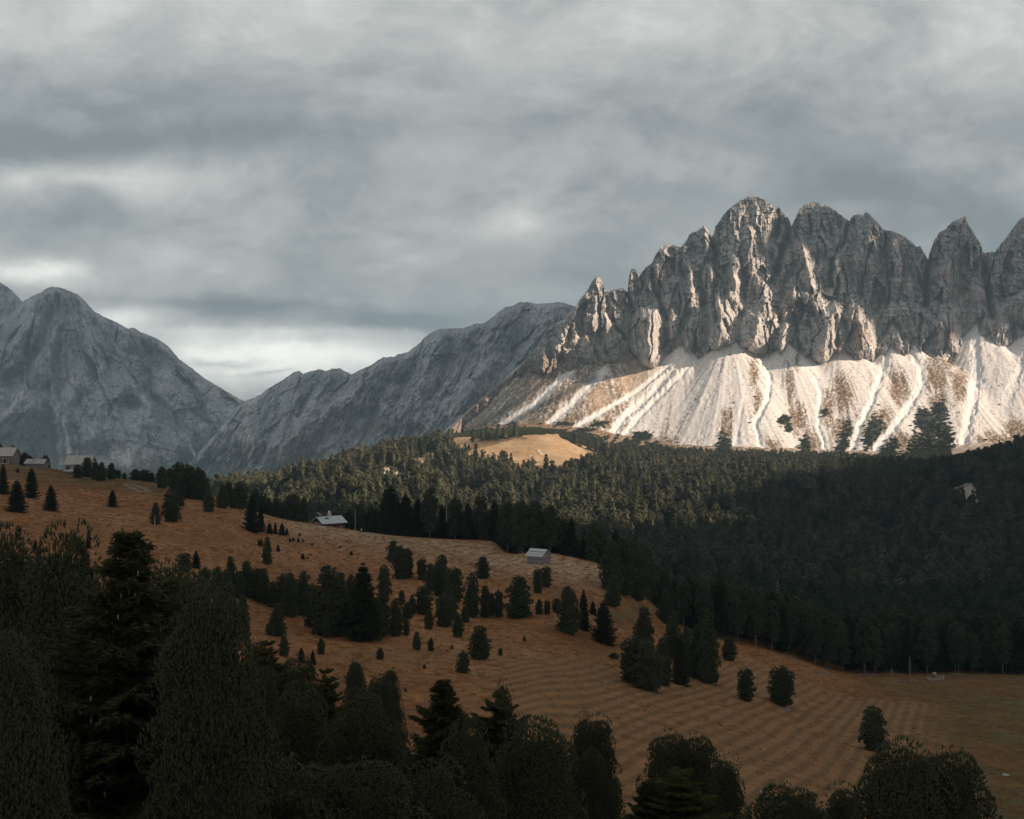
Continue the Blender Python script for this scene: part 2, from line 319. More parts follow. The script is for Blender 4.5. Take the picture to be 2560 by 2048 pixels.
Yg = np.concatenate([np.exp(np.linspace(math.log(4), math.log(620), 620)), np.arange(623, 1000, 3.5), np.arange(1000, 2000, 5.0), np.arange(2000, 2720, 1.6), np.array([2740, 2800, 3000, 4000, 6000, 8800])])
Ag = np.concatenate([np.linspace(-1.05, -0.47, 50, endpoint=False), np.linspace(-0.47, 0.50, 1080, endpoint=False), np.linspace(0.50, 1.05, 60)])
def build_base():
    us = sorted(COLS); prof = []
    for u in us:
        p = [(y, z if k == 'z' else (CV - z) / F * y) for (y, k, z) in COLS[u]]
        prof.append(pchip([math.log(a) for a, b in p], [b for a, b in p], np.log(Yg)))
    P = np.array(prof)                                  # (ncol, nY)
    return pchip([(u - CU) / F for u in us], P, Ag).T   # (nY, nA)
GZ = build_base()
AA, YY = np.meshgrid(Ag, Yg); XX = AA * YY
UU = AA * F + CU
# undulation, kept small near the skyline of the meadow
GZ += fbm(XX / 34, YY / 34, 3, 3) * 0.5 * sstep(60, 130, YY) * (1 - sstep(330, 420, YY)) 
GZ += fbm(XX / 11, YY / 11, 3, 5) * 0.10 * sstep(60, 130, YY) * (1 - sstep(600, 700, YY))
GZ += (fbm(XX / 130, YY / 130, 3, 9) * 9 + (billow(XX / 90, YY / 160, 3, 41) - 0.4) * 10) * sstep(620, 900, YY) * (1 - 0.8 * sstep(1500, 1700, YY)) * (1 - sstep(2000, 2200, YY))
# gullies and spurs in the wooded hill (left part)
hillm = sstep(900, 1100, YY) * (1 - sstep(1480, 1560, YY)) * (1 - sstep(1300, 1500, UU))
GZ += hillm * (billow(XX / 120 + 3.3, YY / 420, 2, 77) - 0.45) * 34
# scree cones (u, v, Y, slope) of their tips
CONES = [(1470,765,2690,.88),(1540,850,2640,.80),(1622,862,2600,.84),(1706,858,2585,.84),(1825,833,2560,.86),(1918,882,2560,.78),(1963,852,2560,.86),(2024,893,2550,.74),
 (2088,862,2565,.80),(2150,888,2550,.74),(2226,864,2575,.80),(2286,862,2580,.82),(2345,888,2550,.76),(2440,805,2640,.86),(2500,868,2570,.78),(2625,770,2620,.86),(2800,800,2600,.84),(2950,800,2600,.84)]
best = np.full(GZ.shape, -1e9); who = np.zeros(GZ.shape, int); second = np.full(GZ.shape, -1e9)
sel = YY > 1900
for i, (cu, cv, cy, sl_) in enumerate(CONES):
    cx = (cu - CU) / F * cy; cz = (CV - cv) / F * cy
    dx = XX - cx; dy = YY - cy; d = np.hypot(dx, dy); ph = np.arctan2(dx, -dy)
    zc = cz - sl_ * d + 5 * (1 - np.exp(-d / 120.0)) * perlin(ph * 5 + i * 9.1, d * 0 + i, 5) + 1.3 * np.minimum(d / 60, 1) * perlin(ph * 28, d / 300 + i, 6) - d*d*0.00012*0
    zc = np.where(YY > cy + 6, zc - (YY - cy - 6) * 0.8, zc)
    CSUM = zc.copy() if i == 0 else 5.0 * np.logaddexp(np.clip(CSUM, -3000, None) / 5.0, np.clip(zc, -3000, None) / 5.0)
    upd = zc > best; second = np.where(upd, best, np.maximum(second, zc)); who = np.where(upd, i, who); best = np.where(upd, zc, best)
kk = 9.0
conez = best if False else CSUM
g0 = GZ.copy()
GZ = np.where(sel, kk * np.logaddexp(GZ / kk, np.clip(conez, -2000, None) / kk), GZ)
conem = sstep(-6, 14, conez - g0) * sel                     # 1 on the cones
VV = CV - F * GZ / YY
def groundz(x, y):
    a = x / y; i = np.clip(np.searchsorted(Yg, y) - 1, 0, len(Yg) - 2); j = np.clip(np.searchsorted(Ag, a) - 1, 0, len(Ag) - 2)
    ty = (y - Yg[i]) / (Yg[i+1] - Yg[i]); ta = (a - Ag[j]) / (Ag[j+1] - Ag[j])
    return (GZ[i, j]*(1-ta) + GZ[i, j+1]*ta)*(1-ty) + (GZ[i+1, j]*(1-ta) + GZ[i+1, j+1]*ta)*ty
# channels on the scree: (polyline in photo pixels, half width, depth m)
CH = [([(1545,1105),(1600,1040),(1680,960),(1760,880),(1812,842)], 6, 3.0), ([(1908,905),(1928,940),(1920,1000),(1890,1050),(1897,1100),(1930,1150)], 5, 4.5),
 ([(2005,905),(2042,945),(2053,1000),(2046,1060),(2062,1120)], 5, 3.0), ([(2221,871),(2208,929),(2192,967),(2171,1020),(2149,1068),(2126,1130)], 7, 4.0),
 ([(2272,873),(2299,913),(2307,953),(2280,1009),(2240,1060),(2180,1135)], 8, 4.0), ([(2440,850),(2441,940),(2433,1007),(2416,1073),(2405,1127),(2380,1160)], 11, 5.0),
 ([(1239,1072),(1343,1007),(1406,944),(1450,900)], 6, 2.5), ([(1371,1064),(1430,1010),(1468,966),(1510,930)], 7, 3.0), ([(1423,1078),(1483,1042),(1587,983),(1691,900)], 5, 3.0),
 ([(1517,1112),(1552,1052),(1622,990),(1712,890)], 8, 4.0), ([(2520,1000),(2560,900),(2620,800)], 11, 3.0), ([(1860,1000),(1850,1050),(1838,1110)], 5, 1.5)]
wu = UU + 5 * fbm(UU / 30, VV / 30, 3, 21); wv_ = VV
chm = np.zeros(GZ.shape); rag = fbm(UU / 7, VV / 16, 3, 23); rows = np.where(Yg > 1990)[0]; r0 = rows[0]
for pl, hw, dp in CH:
    d = pdist(wu[r0:], wv_[r0:], pl) * (1 + 0.9 * rag[r0:])
    k = np.exp(-(d / hw) ** 2); lev = np.exp(-((d - hw * 1.5) / (hw * 0.5)) ** 2)
    GZ[r0:] += (-dp * k + dp * 0.12 * lev) * conem[r0:]
    chm[r0:] = np.maximum(chm[r0:], np.exp(-(d / (hw * 1.5)) ** 4))
PYR = (1622 - CU) / F * 2560
# GZ[r0:] = np.maximum(GZ[r0:], 150.0 - 1.25 * np.hypot(XX[r0:] - PYR, (YY[r0:] - 2510) * 0.8) + 5 * fbm(XX[r0:] / 12, YY[r0:] / 12, 3, 63))
gb0 = sstep(0.0, 0.4, fbm(XX / 60, YY / 60, 3, 64) + 0.5 * (1 - sstep(1500, 1640, UU)))
GZ[r0:] += conem[r0:] * (fbm(XX[r0:] / 14, YY[r0:] / 14, 4, 61) * 0.7 + facets(XX[r0:] / 7, YY[r0:] / 7, 62, 1, 1, 0.4) * (0.25 + 1.1 * gb0[r0:]))
VV = CV - F * GZ / YY

# ---- albedo of the ground (own colours of grass, scree, bare rock, scrub; gully shade painted in)
def C3(*c): return np.array(c)
def lay(Cc, m, col, k=None):
    return Cc * (1 - m[..., None]) + np.asarray(col) * m[..., None]
n_a = fbm(XX / 40, YY / 40, 4, 101); n_b = fbm(XX / 9, YY / 9, 4, 102); n_c = fbm(XX / 2.5, YY / 2.5, 3, 103)
near = 1 - sstep(560, 640, YY)
Cc = np.zeros(GZ.shape + (3,)) + C3(0.040, 0.036, 0.024)             # forest floor
brown = C3(0.280, 0.124, 0.050); tan_ = C3(0.44, 0.235, 0.112); dark = C3(0.110, 0.056, 0.028); green = C3(0.105, 0.095, 0.042)
mead = brown + (tan_ - brown) * np.clip(0.25 + 0.9 * n_b + 0.5 * n_a, 0, 1)[..., None]
mead = lay(mead, np.clip(-0.1 - 1.1 * n_a + 0.8 * n_c - 0.4 * n_b, 0, 1) * 0.75, dark)
# paler, drier band along the skyline and around the hay barn; redder lower slope
pale = np.exp(-((VV - (1330 + (UU - 900) * 0.17)) / 42) ** 2) * sstep(520, 800, UU) * (1 - sstep(1500, 1620, UU)) * (YY > 250)
mead = lay(mead, np.clip(pale * (0.75 + 0.8 * n_b), 0, 1), (0.43, 0.315, 0.205))
# greener: crest by the huts, far right, hollow right of the barn
gm = np.maximum(sstep(0, 1, 1 - (VV - (1176 + UU * 0.12)) / 34) * (UU < 420) * (YY > 400), 0)
gr = sstep(1980, 2350, UU + 0.4 * (VV - 1800)) * (YY < 480) * (0.95 + n_a) * sstep(90, 140, YY)
gl = np.exp(-((UU - 1570) / 60) ** 2 - ((VV - 1540) / 26) ** 2) * (YY < 480)
g2 = np.exp(-((UU - 1000) / 200) ** 2 - ((VV - 1640) / 25) ** 2) * 0.5 * (YY < 480)
gt = np.clip(np.maximum(np.maximum(gm, gr * 1.25), np.maximum(gl, g2)) * (0.8 + 0.9 * n_b), 0, 0.9)
mead = lay(mead, gt, green)
# mown rows on the lower field, running up to the right, crossed by fine terraces
mown = sstep(1120, 1300, UU) * (1 - sstep(2250, 2420, UU)) * sstep(-15, 60, VV - (1620 - 0.02 * (UU - 1280))) * (YY > 100) * (YY < 330)
th = R(70); q = XX * math.sin(th) - YY * math.cos(th) + 0.6 * fbm(XX / 30, YY / 30, 2, 55)
st = np.sin(q * 2 * np.pi / 2.7) * 0.5 + 0.5
q2 = XX * 0.25 + YY + 4 * fbm(XX / 40, YY / 40, 2, 57); st2 = sstep(0.9, 0.99, np.sin(q2 * 2 * np.pi / 17.0) * 0.5 + 0.5)
mead = lay(mead, mown * 0.85, (0.29, 0.158, 0.070))
mead = lay(mead, np.clip(mown * (0.62 * sstep(0.35, 0.75, st) * (0.75 + 0.4 * n_c)), 0, 1), (0.105, 0.066, 0.034))
mead = lay(mead, np.clip(mown * st2 * 0.25 * (0.6 + n_c), 0, 1), (0.10, 0.068, 0.038))
# cart track by the barn
tr = pdist(UU, VV, [(980,1352),(1060,1362),(1100,1372),(1120,1385),(1180,1410),(1290,1440),(1345,1458)])
mead = lay(mead, np.exp(-(tr / 3.0) ** 2) * 0.6 * (YY > 200) * near, (0.14, 0.09, 0.05))
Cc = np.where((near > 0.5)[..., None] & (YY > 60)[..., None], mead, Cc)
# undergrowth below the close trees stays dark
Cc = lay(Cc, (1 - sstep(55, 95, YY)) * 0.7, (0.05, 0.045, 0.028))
# golden meadow on the far shoulder
def inpoly(u, v, P):
    r = np.zeros(u.shape, bool); n = len(P); j = n - 1
    for i in range(n):
        (xi, yi), (xj, yj) = P[i], P[j]
        r ^= ((yi > v) != (yj > v)) & (u < (xj - xi) * (v - yi) / (yj - yi + 1e-9) + xi); j = i
    return r
GOLD = [(1180,1128),(1215,1116),(1270,1100),(1330,1086),(1388,1083),(1412,1094),(1440,1112),(1490,1128),(1540,1142),(1530,1152),(1480,1160),(1440,1172),(1425,1190),(1405,1196),(1385,1172),(1350,1160),(1300,1158),(1250,1150),(1205,1140)]
GOLD2 = [(700,1180),(760,1166),(812,1160),(808,1168),(760,1178),(715,1188)]
GOLD3 = [(1030,1146),(1070,1136),(1140,1128),(1180,1126),(1178,1140),(1110,1140),(1050,1156)]
GOLD4 = [(1105,1104),(1150,1092),(1200,1090),(1190,1106),(1140,1122),(1110,1120)]
BARE = [[(940,1178),(965,1168),(1002,1184),(1000,1196),(960,1202)],[(1078,1188),(1112,1176),(1120,1200),(1105,1222),(1085,1212)],[(1060,1168),(1076,1170),(1072,1182),(1058,1180)],
        [(2380,1228),(2415,1208),(2455,1228),(2445,1250),(2425,1262),(2395,1245)],[(1130,1126),(1165,1122),(1160,1136),(1132,1138)]]
wU = UU + 22 * fbm(XX / 40, YY / 40, 4, 81); wV = VV + 9 * fbm(XX / 36, YY / 36, 4, 82)
shoulder = np.clip(sstep(1060, 1160, UU) * (1 - sstep(1560, 1640, UU)) * sstep(1450, 1560, YY) * (conem < 0.5), 0, 1)
Cc = lay(Cc, shoulder * np.clip(0.75 + 0.6 * n_a, 0, 1), (0.25, 0.155, 0.078))
midm = (YY > 900) & (YY < 2150)
goldm = (inpoly(wU, wV, GOLD) | inpoly(wU, wV, GOLD2) | inpoly(wU, wV, GOLD3) | inpoly(wU, wV, GOLD4)) & midm
barem = np.zeros(GZ.shape, bool)
for P in BARE: barem |= inpoly(wU, wV, P)
barem &= midm
gc = C3(0.37, 0.235, 0.125) + (C3(0.47, 0.33, 0.20) - C3(0.37, 0.235, 0.125)) * np.clip(0.5 + 1.2 * n_a, 0, 1)[..., None]
gc = lay(gc, np.clip(-0.2 - n_b + 0.5 * n_a, 0, 1) * 0.7, (0.23, 0.13, 0.07))
gc = lay(gc, (n_c + n_b > 0.95) * 0.8, (0.6, 0.56, 0.52))
Cc = np.where(goldm[..., None], gc, Cc)
Cc = np.where(barem[..., None], C3(0.50, 0.42, 0.35) * (0.8 + 0.5 * n_b)[..., None], Cc)
# scree and the slopes below the cliffs
u_, v_ = UU, VV
fl = np.zeros(GZ.shape)
for i, (cu, cv, cy, _) in enumerate(CONES):
    cx = (cu - CU) / F * cy; dx = XX - cx; dy = YY - cy; ph = np.arctan2(dx, -dy); d = np.hypot(dx, dy)
    fl = np.where(who == i, 0.6 * perlin(ph * 16 + i * 5, d / 130, 71) + 0.5 * perlin(ph * 45 + i * 5, d / 70, 72) + 0.4 * perlin(ph * 110, d / 40, 73), fl)
fine = perlin(XX / 3.1, YY / 3.1, 74) * 0.6 + perlin(XX / 6, YY / 6, 75) * 0.6
rub = facets(XX / 4.0, YY / 4.0, 77, 0.5, 0.5, 0.8)
scree = C3(0.72, 0.675, 0.64) * (1 + 0.12 * fl + 0.08 * fine + 0.07 * rub)[..., None]
sc_ = scree.copy()
def blob(lst, us=1.0):
    mm = np.zeros(GZ.shape)
    for (a, b, sa, sb) in lst: mm = np.maximum(mm, np.exp(-((u_ - a) / sa) ** 2 - ((v_ - b) / sb) ** 2))
    return mm
gb = blob([(2105,985,34,70),(2250,970,32,56),(2340,940,44,60),(2350,1010,32,50),(1992,1050,24,50),(1975,960,14,60),(1885,930,14,50),(1895,1010,12,50),(1815,1060,18,50),(2110,1080,40,55),(2210,1060,50,50),
           (2260,1110,60,40),(2070,1020,16,60),(1560,1075,40,30),(1640,1110,60,30),(2480,1110,60,36),(2550,1080,50,40),(1500,1120,60,24),(2400,960,26,50),(1930,1120,30,30),(2030,1110,30,40),(2370,900,30,30),(1995,900,10,30)])
left = 1 - sstep(1560, 1680, u_ + (v_ - 950) * 0.6)
gb = np.maximum(gb, left * 0.78)
gb = np.maximum(gb, 0.22 + 0.30 * sstep(1000, 1130, v_) * (fbm(XX / 30, YY / 60, 3, 78) + 0.3))
gmask = sstep(0.30, 0.52, gb + 0.85 * fl + 0.5 * fine + 0.25 * rub - 0.10) * (1 - chm * 0.95)
grs = C3(0.25, 0.160, 0.088) + (C3(0.17, 0.105, 0.06) - C3(0.30, 0.185, 0.100)) * np.clip(0.4 + fl, 0, 1)[..., None]
speck = sstep(0.15, 0.35, fine + 0.3 * fl + 0.4 * rub)
sc_ = lay(sc_, gmask * (1 - 0.55 * speck), grs)
# dwarf pine
db = blob([(2350,1035,22,30),(2330,1075,34,30),(2312,1115,42,30),(2292,1158,50,26),(2362,1095,22,40),(2188,1090,30,46),(2215,1110,30,40),(2118,1105,16,50),(2105,1135,18,30),(2013,1125,13,36),(1812,1118,17,32),(1605,1092,26,14),(1640,1122,28,14),(1680,1135,30,10),
          (1570,1110,24,12),(1962,1050,16,14),(1970,1070,10,12),(2060,1032,12,9),(1830,1150,60,14),(1900,1160,60,8),(2440,1150,60,16),(2540,1130,50,30),(2080,1160,60,14),(2270,1165,80,16),(1440,1098,46,16),(1480,1118,52,20),(1520,1140,40,10),
          (1360,1082,60,8),(1300,1080,60,10),(1230,1084,60,12),(1170,1086,50,10),(1260,1060,30,8),(2160,1150,60,14),(1500,1060,20,8),(2310,1050,24,30),(1540,1095,30,10),(1400,1060,30,6),(1455,1075,36,6)])
dn = perlin(XX / 10, YY / 6.0, 91) + 0.7 * perlin(XX / 4.5, YY / 3.2, 92)
dmask = sstep(0.30, 0.44, db + 0.48 * dn) * (1 - chm) * (YY > 1700) * (~goldm)
sc_ = lay(sc_, chm * 0.75, C3(0.76, 0.73, 0.70))
# dark strips painting gully shade on the left slopes, rusty soil around the pyramid foot
dk = np.maximum(np.exp(-(pdist(u_, v_, [(1275,1062),(1380,1000),(1485,945)]) / 10) ** 2), np.exp(-(pdist(u_, v_, [(1200,1066),(1300,1000),(1390,935)]) / 7) ** 2))
sc_ = lay(sc_, dk * 0.8, (0.09, 0.075, 0.06))
bei = blob([(1600,930,36,40),(1575,960,30,30),(1500,1000,30,30)]); sc_ = lay(sc_, bei * 0.75 * (1 - chm), (0.50, 0.37, 0.265))
pk = np.exp(-(pdist(u_, v_, [(1135,1062),(1204,1003),(1262,958)]) / 13) ** 2); sc_ = lay(sc_, pk * 0.85, (0.47, 0.37, 0.30))
Cc = np.where((conem > 0.5)[..., None], sc_, Cc)
low = (YY > 1880) & (conem <= 0.5)
grs2 = lay(np.zeros(GZ.shape + (3,)) + C3(0.27, 0.17, 0.095), sstep(0.2, 0.5, n_b + fine * 0.6 + (u_ - 1500) / 2000), (0.50, 0.45, 0.41))
Cc = np.where(low[..., None], grs2, Cc)
Cc = lay(Cc, dmask * (YY > 1700), (0.045, 0.045, 0.026))
Cc = np.clip(Cc, 0.012, 0.82)
def ground_mat():
    m, nt, b, P = base_mat('ground', 0.95, 0.1)
    at = nt.new('ShaderNodeVertexColor'); at.layer_name = 'albedo'
    a = nt.noise(nt.vm('MULTIPLY', P, (1, 1, 0.5)), 1.6, 6, 0.72); a2 = nt.noise(P, 0.22, 5, 0.65)
    a3 = nt.noise(P, 7.0, 3, 0.6)
    f = nt.m('ADD', nt.m('ADD', nt.ramp(a, 0.25, 0.75, 0.62, 1.36), nt.ramp(a2, 0.3, 0.7, -0.16, 0.16)), nt.ramp(a3, 0.2, 0.8, -0.14, 0.14))
    nt.put(b.inputs['Base Color'], nt.mix(1.0, at.outputs[0], nt.comb(f, f, f), 'MULTIPLY'))
    bp = nt.new('ShaderNodeBump'); bp.inputs['Strength'].default_value = 0.75; bp.inputs['Distance'].default_value = 0.6
    nt.put(bp.inputs['Height'], nt.m('ADD', a, nt.m('MULTIPLY', a2, 2.0))); nt.l.new(bp.outputs[0], b.inputs['Normal']); return m
V = np.stack([XX, YY, GZ], -1).reshape(-1, 3)
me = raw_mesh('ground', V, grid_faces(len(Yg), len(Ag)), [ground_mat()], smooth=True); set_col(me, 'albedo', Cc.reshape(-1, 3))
tag(link('ground', me), kind='structure')

# ------------------------------------------------------------------ mountains: relief surfaces with real depth
def rock_mat(name, c1, c2, sc1, bd):
    m, nt, b, P = base_mat(name, 0.95, 0.1)
    at = nt.new('ShaderNodeVertexColor'); at.layer_name = 'albedo'
    v = nt.vm('MULTIPLY', P, (1, 1, 0.42))
    a = nt.noise(v, sc1, 8, 0.68, 0.6); a2 = nt.noise(nt.vm('MULTIPLY', P, (1, 1, 2.2)), sc1 * 1.7, 5, 0.6)
    vo = nt.new('ShaderNodeTexVoronoi'); vo.feature = 'DISTANCE_TO_EDGE'; nt.put(vo.inputs['Vector'], v); vo.inputs['Scale'].default_value = sc1 * 0.9
    f = nt.m('ADD', nt.ramp(a, 0.25, 0.75, 0.66, 1.34), nt.ramp(a2, 0.3, 0.7, -0.13, 0.13))
    nt.put(b.inputs['Base Color'], nt.mix(1.0, at.outputs[0], nt.comb(f, f, f), 'MULTIPLY'))
    bp = nt.new('ShaderNodeBump'); bp.inputs['Strength'].default_value = 1.0; bp.inputs['Distance'].default_value = bd
    nt.put(bp.inputs['Height'], nt.m('ADD', nt.m('ADD', a, nt.m('MULTIPLY', a2, 0.5)), nt.m('MULTIPLY', nt.ramp(vo.outputs['Distance'], 0.0, 0.18), 0.55))); nt.l.new(bp.outputs[0], b.inputs['Normal']); return m
def relief(name, us, ridge, vbot, nrow, Dfun, Cfun, mat, back, jit=(0, 1)):
    rv = np.interp(us, [p[0] for p in ridge], [p[1] for p in ridge])
    rv = rv + jit[0] * fbm(us / jit[1], us * 0, 4, 33)
    t_ = np.linspace(0, 1, nrow)[:, None]; U = np.repeat(us[None], nrow, 0); Vv = rv[None] + (vbot - rv[None]) * t_
    D = Dfun(U, Vv, np.repeat(rv[None], nrow, 0))
    Aa = (U - CU) / F; P = np.stack([Aa * D, D, (CV - Vv) / F * D], -1); Cc = Cfun(U, Vv, D)
    nb = 14; B = np.zeros((nb, len(us), 3)); top = P[0]
    for k in range(nb):
        q = (nb - k) / nb; B[k] = top; B[k, :, 1] += back * q; B[k, :, 0] += Aa[0] * back * q; B[k, :, 2] -= back * 0.95 * q + 0.06 * back * np.abs(fbm(us / 40, us * 0 + q * 4, 3, 7)) * 4 * q
    P = np.concatenate([B, P], 0); Cc = np.concatenate([np.repeat(Cc[:1], nb, 0), Cc], 0)
    me = raw_mesh(name, P.reshape(-1, 3), grid_faces(P.shape[0], P.shape[1])[:, ::-1], [mat], smooth=True); set_col(me, 'albedo', np.clip(Cc.reshape(-1, 3), 0.01, 0.75))
    return tag(link(name, me), kind='structure')
def tent(U, Vv, pts, w, A, sharp=1.0):
    d = pdist(U, Vv, pts); return A * np.clip(1 - d / w, 0, 1) ** sharp

RIDGE = [(1080,1100),(1115,1086),(1180,1020),(1240,965),(1283,934),(1300,915),(1322,895),(1350,854),(1358,840),(1371,822),(1388,806),(1406,800),(1416,790),(1423,781),(1439,770),(1443,760),(1450,748),(1458,739),(1467,729),(1476,711),(1484,698),(1490,692),(1497,692),(1503,699),(1509,716),(1513,731),(1526,727),(1538,724),(1556,720),(1569,730),(1573,690),(1578,674),(1587,671),(1591,681),(1597,694),(1604,681),(1615,668),(1629,659),(1640,634),(1653,618),(1668,613),(1691,615),(1700,620),(1717,600),(1724,585),(1742,577),(1760,565),(1767,569),(1774,585),(1778,592),(1785,583),(1789,565),(1806,542),(1819,525),(1844,506),(1870,492),(1895,493),(1910,500),(1926,511),(1941,522),(1946,516),(1959,534),(1972,547),(1979,566),(1989,544),(2000,521),(2015,508),(2035,505),(2048,508),(2055,519),(2060,514),(2069,515),(2079,521),(2092,530),(2117,549),(2123,553),(2129,543),(2136,537),(2154,536),(2158,540),(2161,531),(2173,534),(2182,544),(2196,558),(2208,574),(2228,577),(2256,588),(2279,604),(2291,618),(2300,615),(2312,634),(2320,650),(2324,632),(2335,602),(2349,580),(2363,574),(2379,556),(2393,549),(2407,544),(2414,540),(2419,553),(2428,572),(2439,590),(2451,609),(2459,634),(2474,630),(2486,631),(2497,616),(2514,597),(2532,570),(2548,550),(2560,543),(2640,490),(2760,500),(2950,560)]
FOOT = [(1080,1110),(1115,1100),(1200,1025),(1283,945),(1350,935),(1420,920),(1500,905),(1560,885),(1590,880),(1660,888),(1700,858),(1740,885),(1790,866),(1825,834),(1865,868),(1905,898),(1945,880),(1963,852),(2000,880),(2040,905),(2088,862),(2125,892),(2165,900),(2205,880),(2226,862),(2262,868),(2300,872),(2345,905),(2400,860),(2430,815),(2460,838),(2500,868),(2560,830),(2640,780),(2760,800),(2950,800)]
# depth of the ground sheet where each column of the cliff foot meets it
us_m = np.arange(1084, 2946, 1.25)
Yf = []
mrow = np.where(Yg < 2720)[0]
for u in us_m:
    j = int(np.clip(np.searchsorted(Ag, (u - CU) / F), 1, len(Ag) - 1)); vc = VV[mrow, j]; vf = np.interp(u, [p[0] for p in FOOT], [p[1] for p in FOOT])
    ok = np.where((vc <= vf) & (Yg[mrow] > 2150))[0]
    Yf.append(Yg[mrow][ok[0]] if len(ok) else Yg[mrow][np.argmin(vc + (Yg[mrow] < 2150) * 9999)])
Yf = np.array(Yf); kern = np.ones(41) / 41; Yf = np.convolve(np.pad(Yf, 20, 'edge'), kern, 'valid')
GUL = [([(1774,588),(1786,640),(1790,700),(1786,770),(1795,800)],11,70),([(1979,560),(1962,610),(1948,660),(1930,705)],12,85),([(1984,560),(1950,560),(1930,600)],16,40),
 ([(2123,552),(2108,600),(2083,650),(2076,715)],9,70),([(2208,574),(2212,610),(2222,680),(2222,750),(2218,770)],6,45),([(2321,646),(2318,700),(2312,760)],10,110),([(2459,632),(2466,700),(2472,760),(2480,790)],13,130),
 ([(2250,620),(2262,680),(2252,720)],8,30),([(1630,660),(1640,730),(1668,800)],10,40),([(1513,731),(1520,790),(1560,850)],9,40),([(1570,735),(1590,800),(1600,850)],8,40),([(1700,622),(1705,680),(1718,740)],8,30),
 ([(1810,800),(1818,830)],8,40),([(1940,770),(1955,820)],8,35),([(2000,880),(1985,800),(1992,760)],8,35),([(2092,860),(2090,790)],9,35),([(2200,850),(2235,800),(2260,845)],10,30),([(2420,860),(2440,810),(2470,780)],13,35),([(2300,860),(2302,790)],8,30)]
BUT = [([(1676,745),(1678,830)],15,38),([(1724,669),(1727,766)],17,46),([(1775,684),(1798,766),(1803,845)],24,66),([(1762,570),(1765,640),(1742,677)],20,46),([(1877,580),(1882,670)],20,40),([(1859,603),(1862,669)],7,22),
 ([(1830,640),(1836,700),(1845,760)],14,34),([(1908,715),(1913,753),(1884,850)],30,72),([(2005,616),(2023,690),(2030,720)],18,48),([(1987,718),(1997,766)],17,44),([(2033,758),(2074,792),(2061,872)],34,78),([(2177,570),(2157,655)],30,52),
 ([(2412,544),(2416,600)],18,44),([(2356,778),(2377,858)],26,46),([(2138,778),(2166,858)],30,50),([(1622,806),(1621,900)],30,120),([(1494,694),(1486,800)],26,52),([(1406,806),(1398,866)],22,44),([(1362,862),(1356,920)],16,34),
 ([(1513,790),(1522,850)],14,30),([(1440,780),(1432,850)],14,34),([(1960,820),(1952,870)],12,34),([(1725,800),(1722,862)],9,26),([(1745,800),(1747,862)],8,26),([(2240,600),(2236,740)],20,24),([(2370,600),(2362,740)],24,28),([(2430,640),(2432,740)],18,22),
 ([(2530,600),(2540,780)],34,40),([(2500,790),(2510,860)],20,34),([(2100,640),(2104,720)],16,26),([(1905,530),(1900,600)],22,28),([(1850,540),(1838,620)],20,24),([(2035,530),(2046,620)],18,24),([(1655,640),(1660,720)],18,26)]
def massif_D(U, Vv, RV):
    wx = U + 7 * fbm(U / 45, Vv / 45, 3, 201); wy = Vv + 9 * fbm(U / 50, Vv / 50, 3, 202)
    foot = np.interp(U, [p[0] for p in FOOT], [p[1] for p in FOOT]); yf = np.interp(U, us_m, Yf)
    h = foot - Vv; big = sstep(1700, 1800, U)
    low = np.clip(h, 0, 92); led = np.clip(h - 92, 0, 22); up = np.clip(h - 114, 0, None)
    pil_k = 1 - 0.35 * sstep(60, 130, 190 - h)
    D = yf + 0.50 * low + (0.5 + 2.1 * big) * led + 0.62 * up + np.clip(-h, 0, None) * 0.35
    Fd = np.zeros_like(U)
    for pl, wd, am in BUT: Fd = np.maximum(Fd, tent(wx, wy, pl, wd * 1.45, am * 1.25))
    G = np.zeros_like(U)
    for pl, wd, am in GUL: G = np.maximum(G, tent(wx, wy, pl, wd * 1.05, am * 0.85, 0.9))
    up_ = 1.0
    pil = billow(wx / 44, wy / 150, 2, 211, 0.4) * 22 + facets(wx / 34 + wy / 200, wy / 105, 217, 2.1, 0.4, 0.45) * 28 + facets(wx / 13 - wy / 90, wy / 38, 227, 2.0, 0.5, 0.5) * 12 + facets(wx / 4.6, wy / 9, 237, 1.5, 0.8, 0.6) * 4.5 + fbm(U / 3.0, Vv / 4.0, 2, 216) * 1.6
    strat = ((wy / 17 + 1.5 * fbm(U / 70, Vv / 60, 3, 218)) % 1.0); pil = pil + 4.5 * strat + 2.6 * ((wy / 5.5 + wx / 60 + 0.6 * fbm(U / 40, Vv / 40, 2, 219)) % 1.0)
    led2 = perlin(wx / 60, wy / 9, 213) * 3.0
    n = (fbm(U / 90, Vv / 70, 4, 214) * 22 + pil + led2)
    edge = sstep(0, 6, Vv - RV)               # round the skyline back
    return D - (Fd + n * pil_k) * up_ * (0.7 + 0.3 * edge) + G * up_ + (1 - edge) * 4
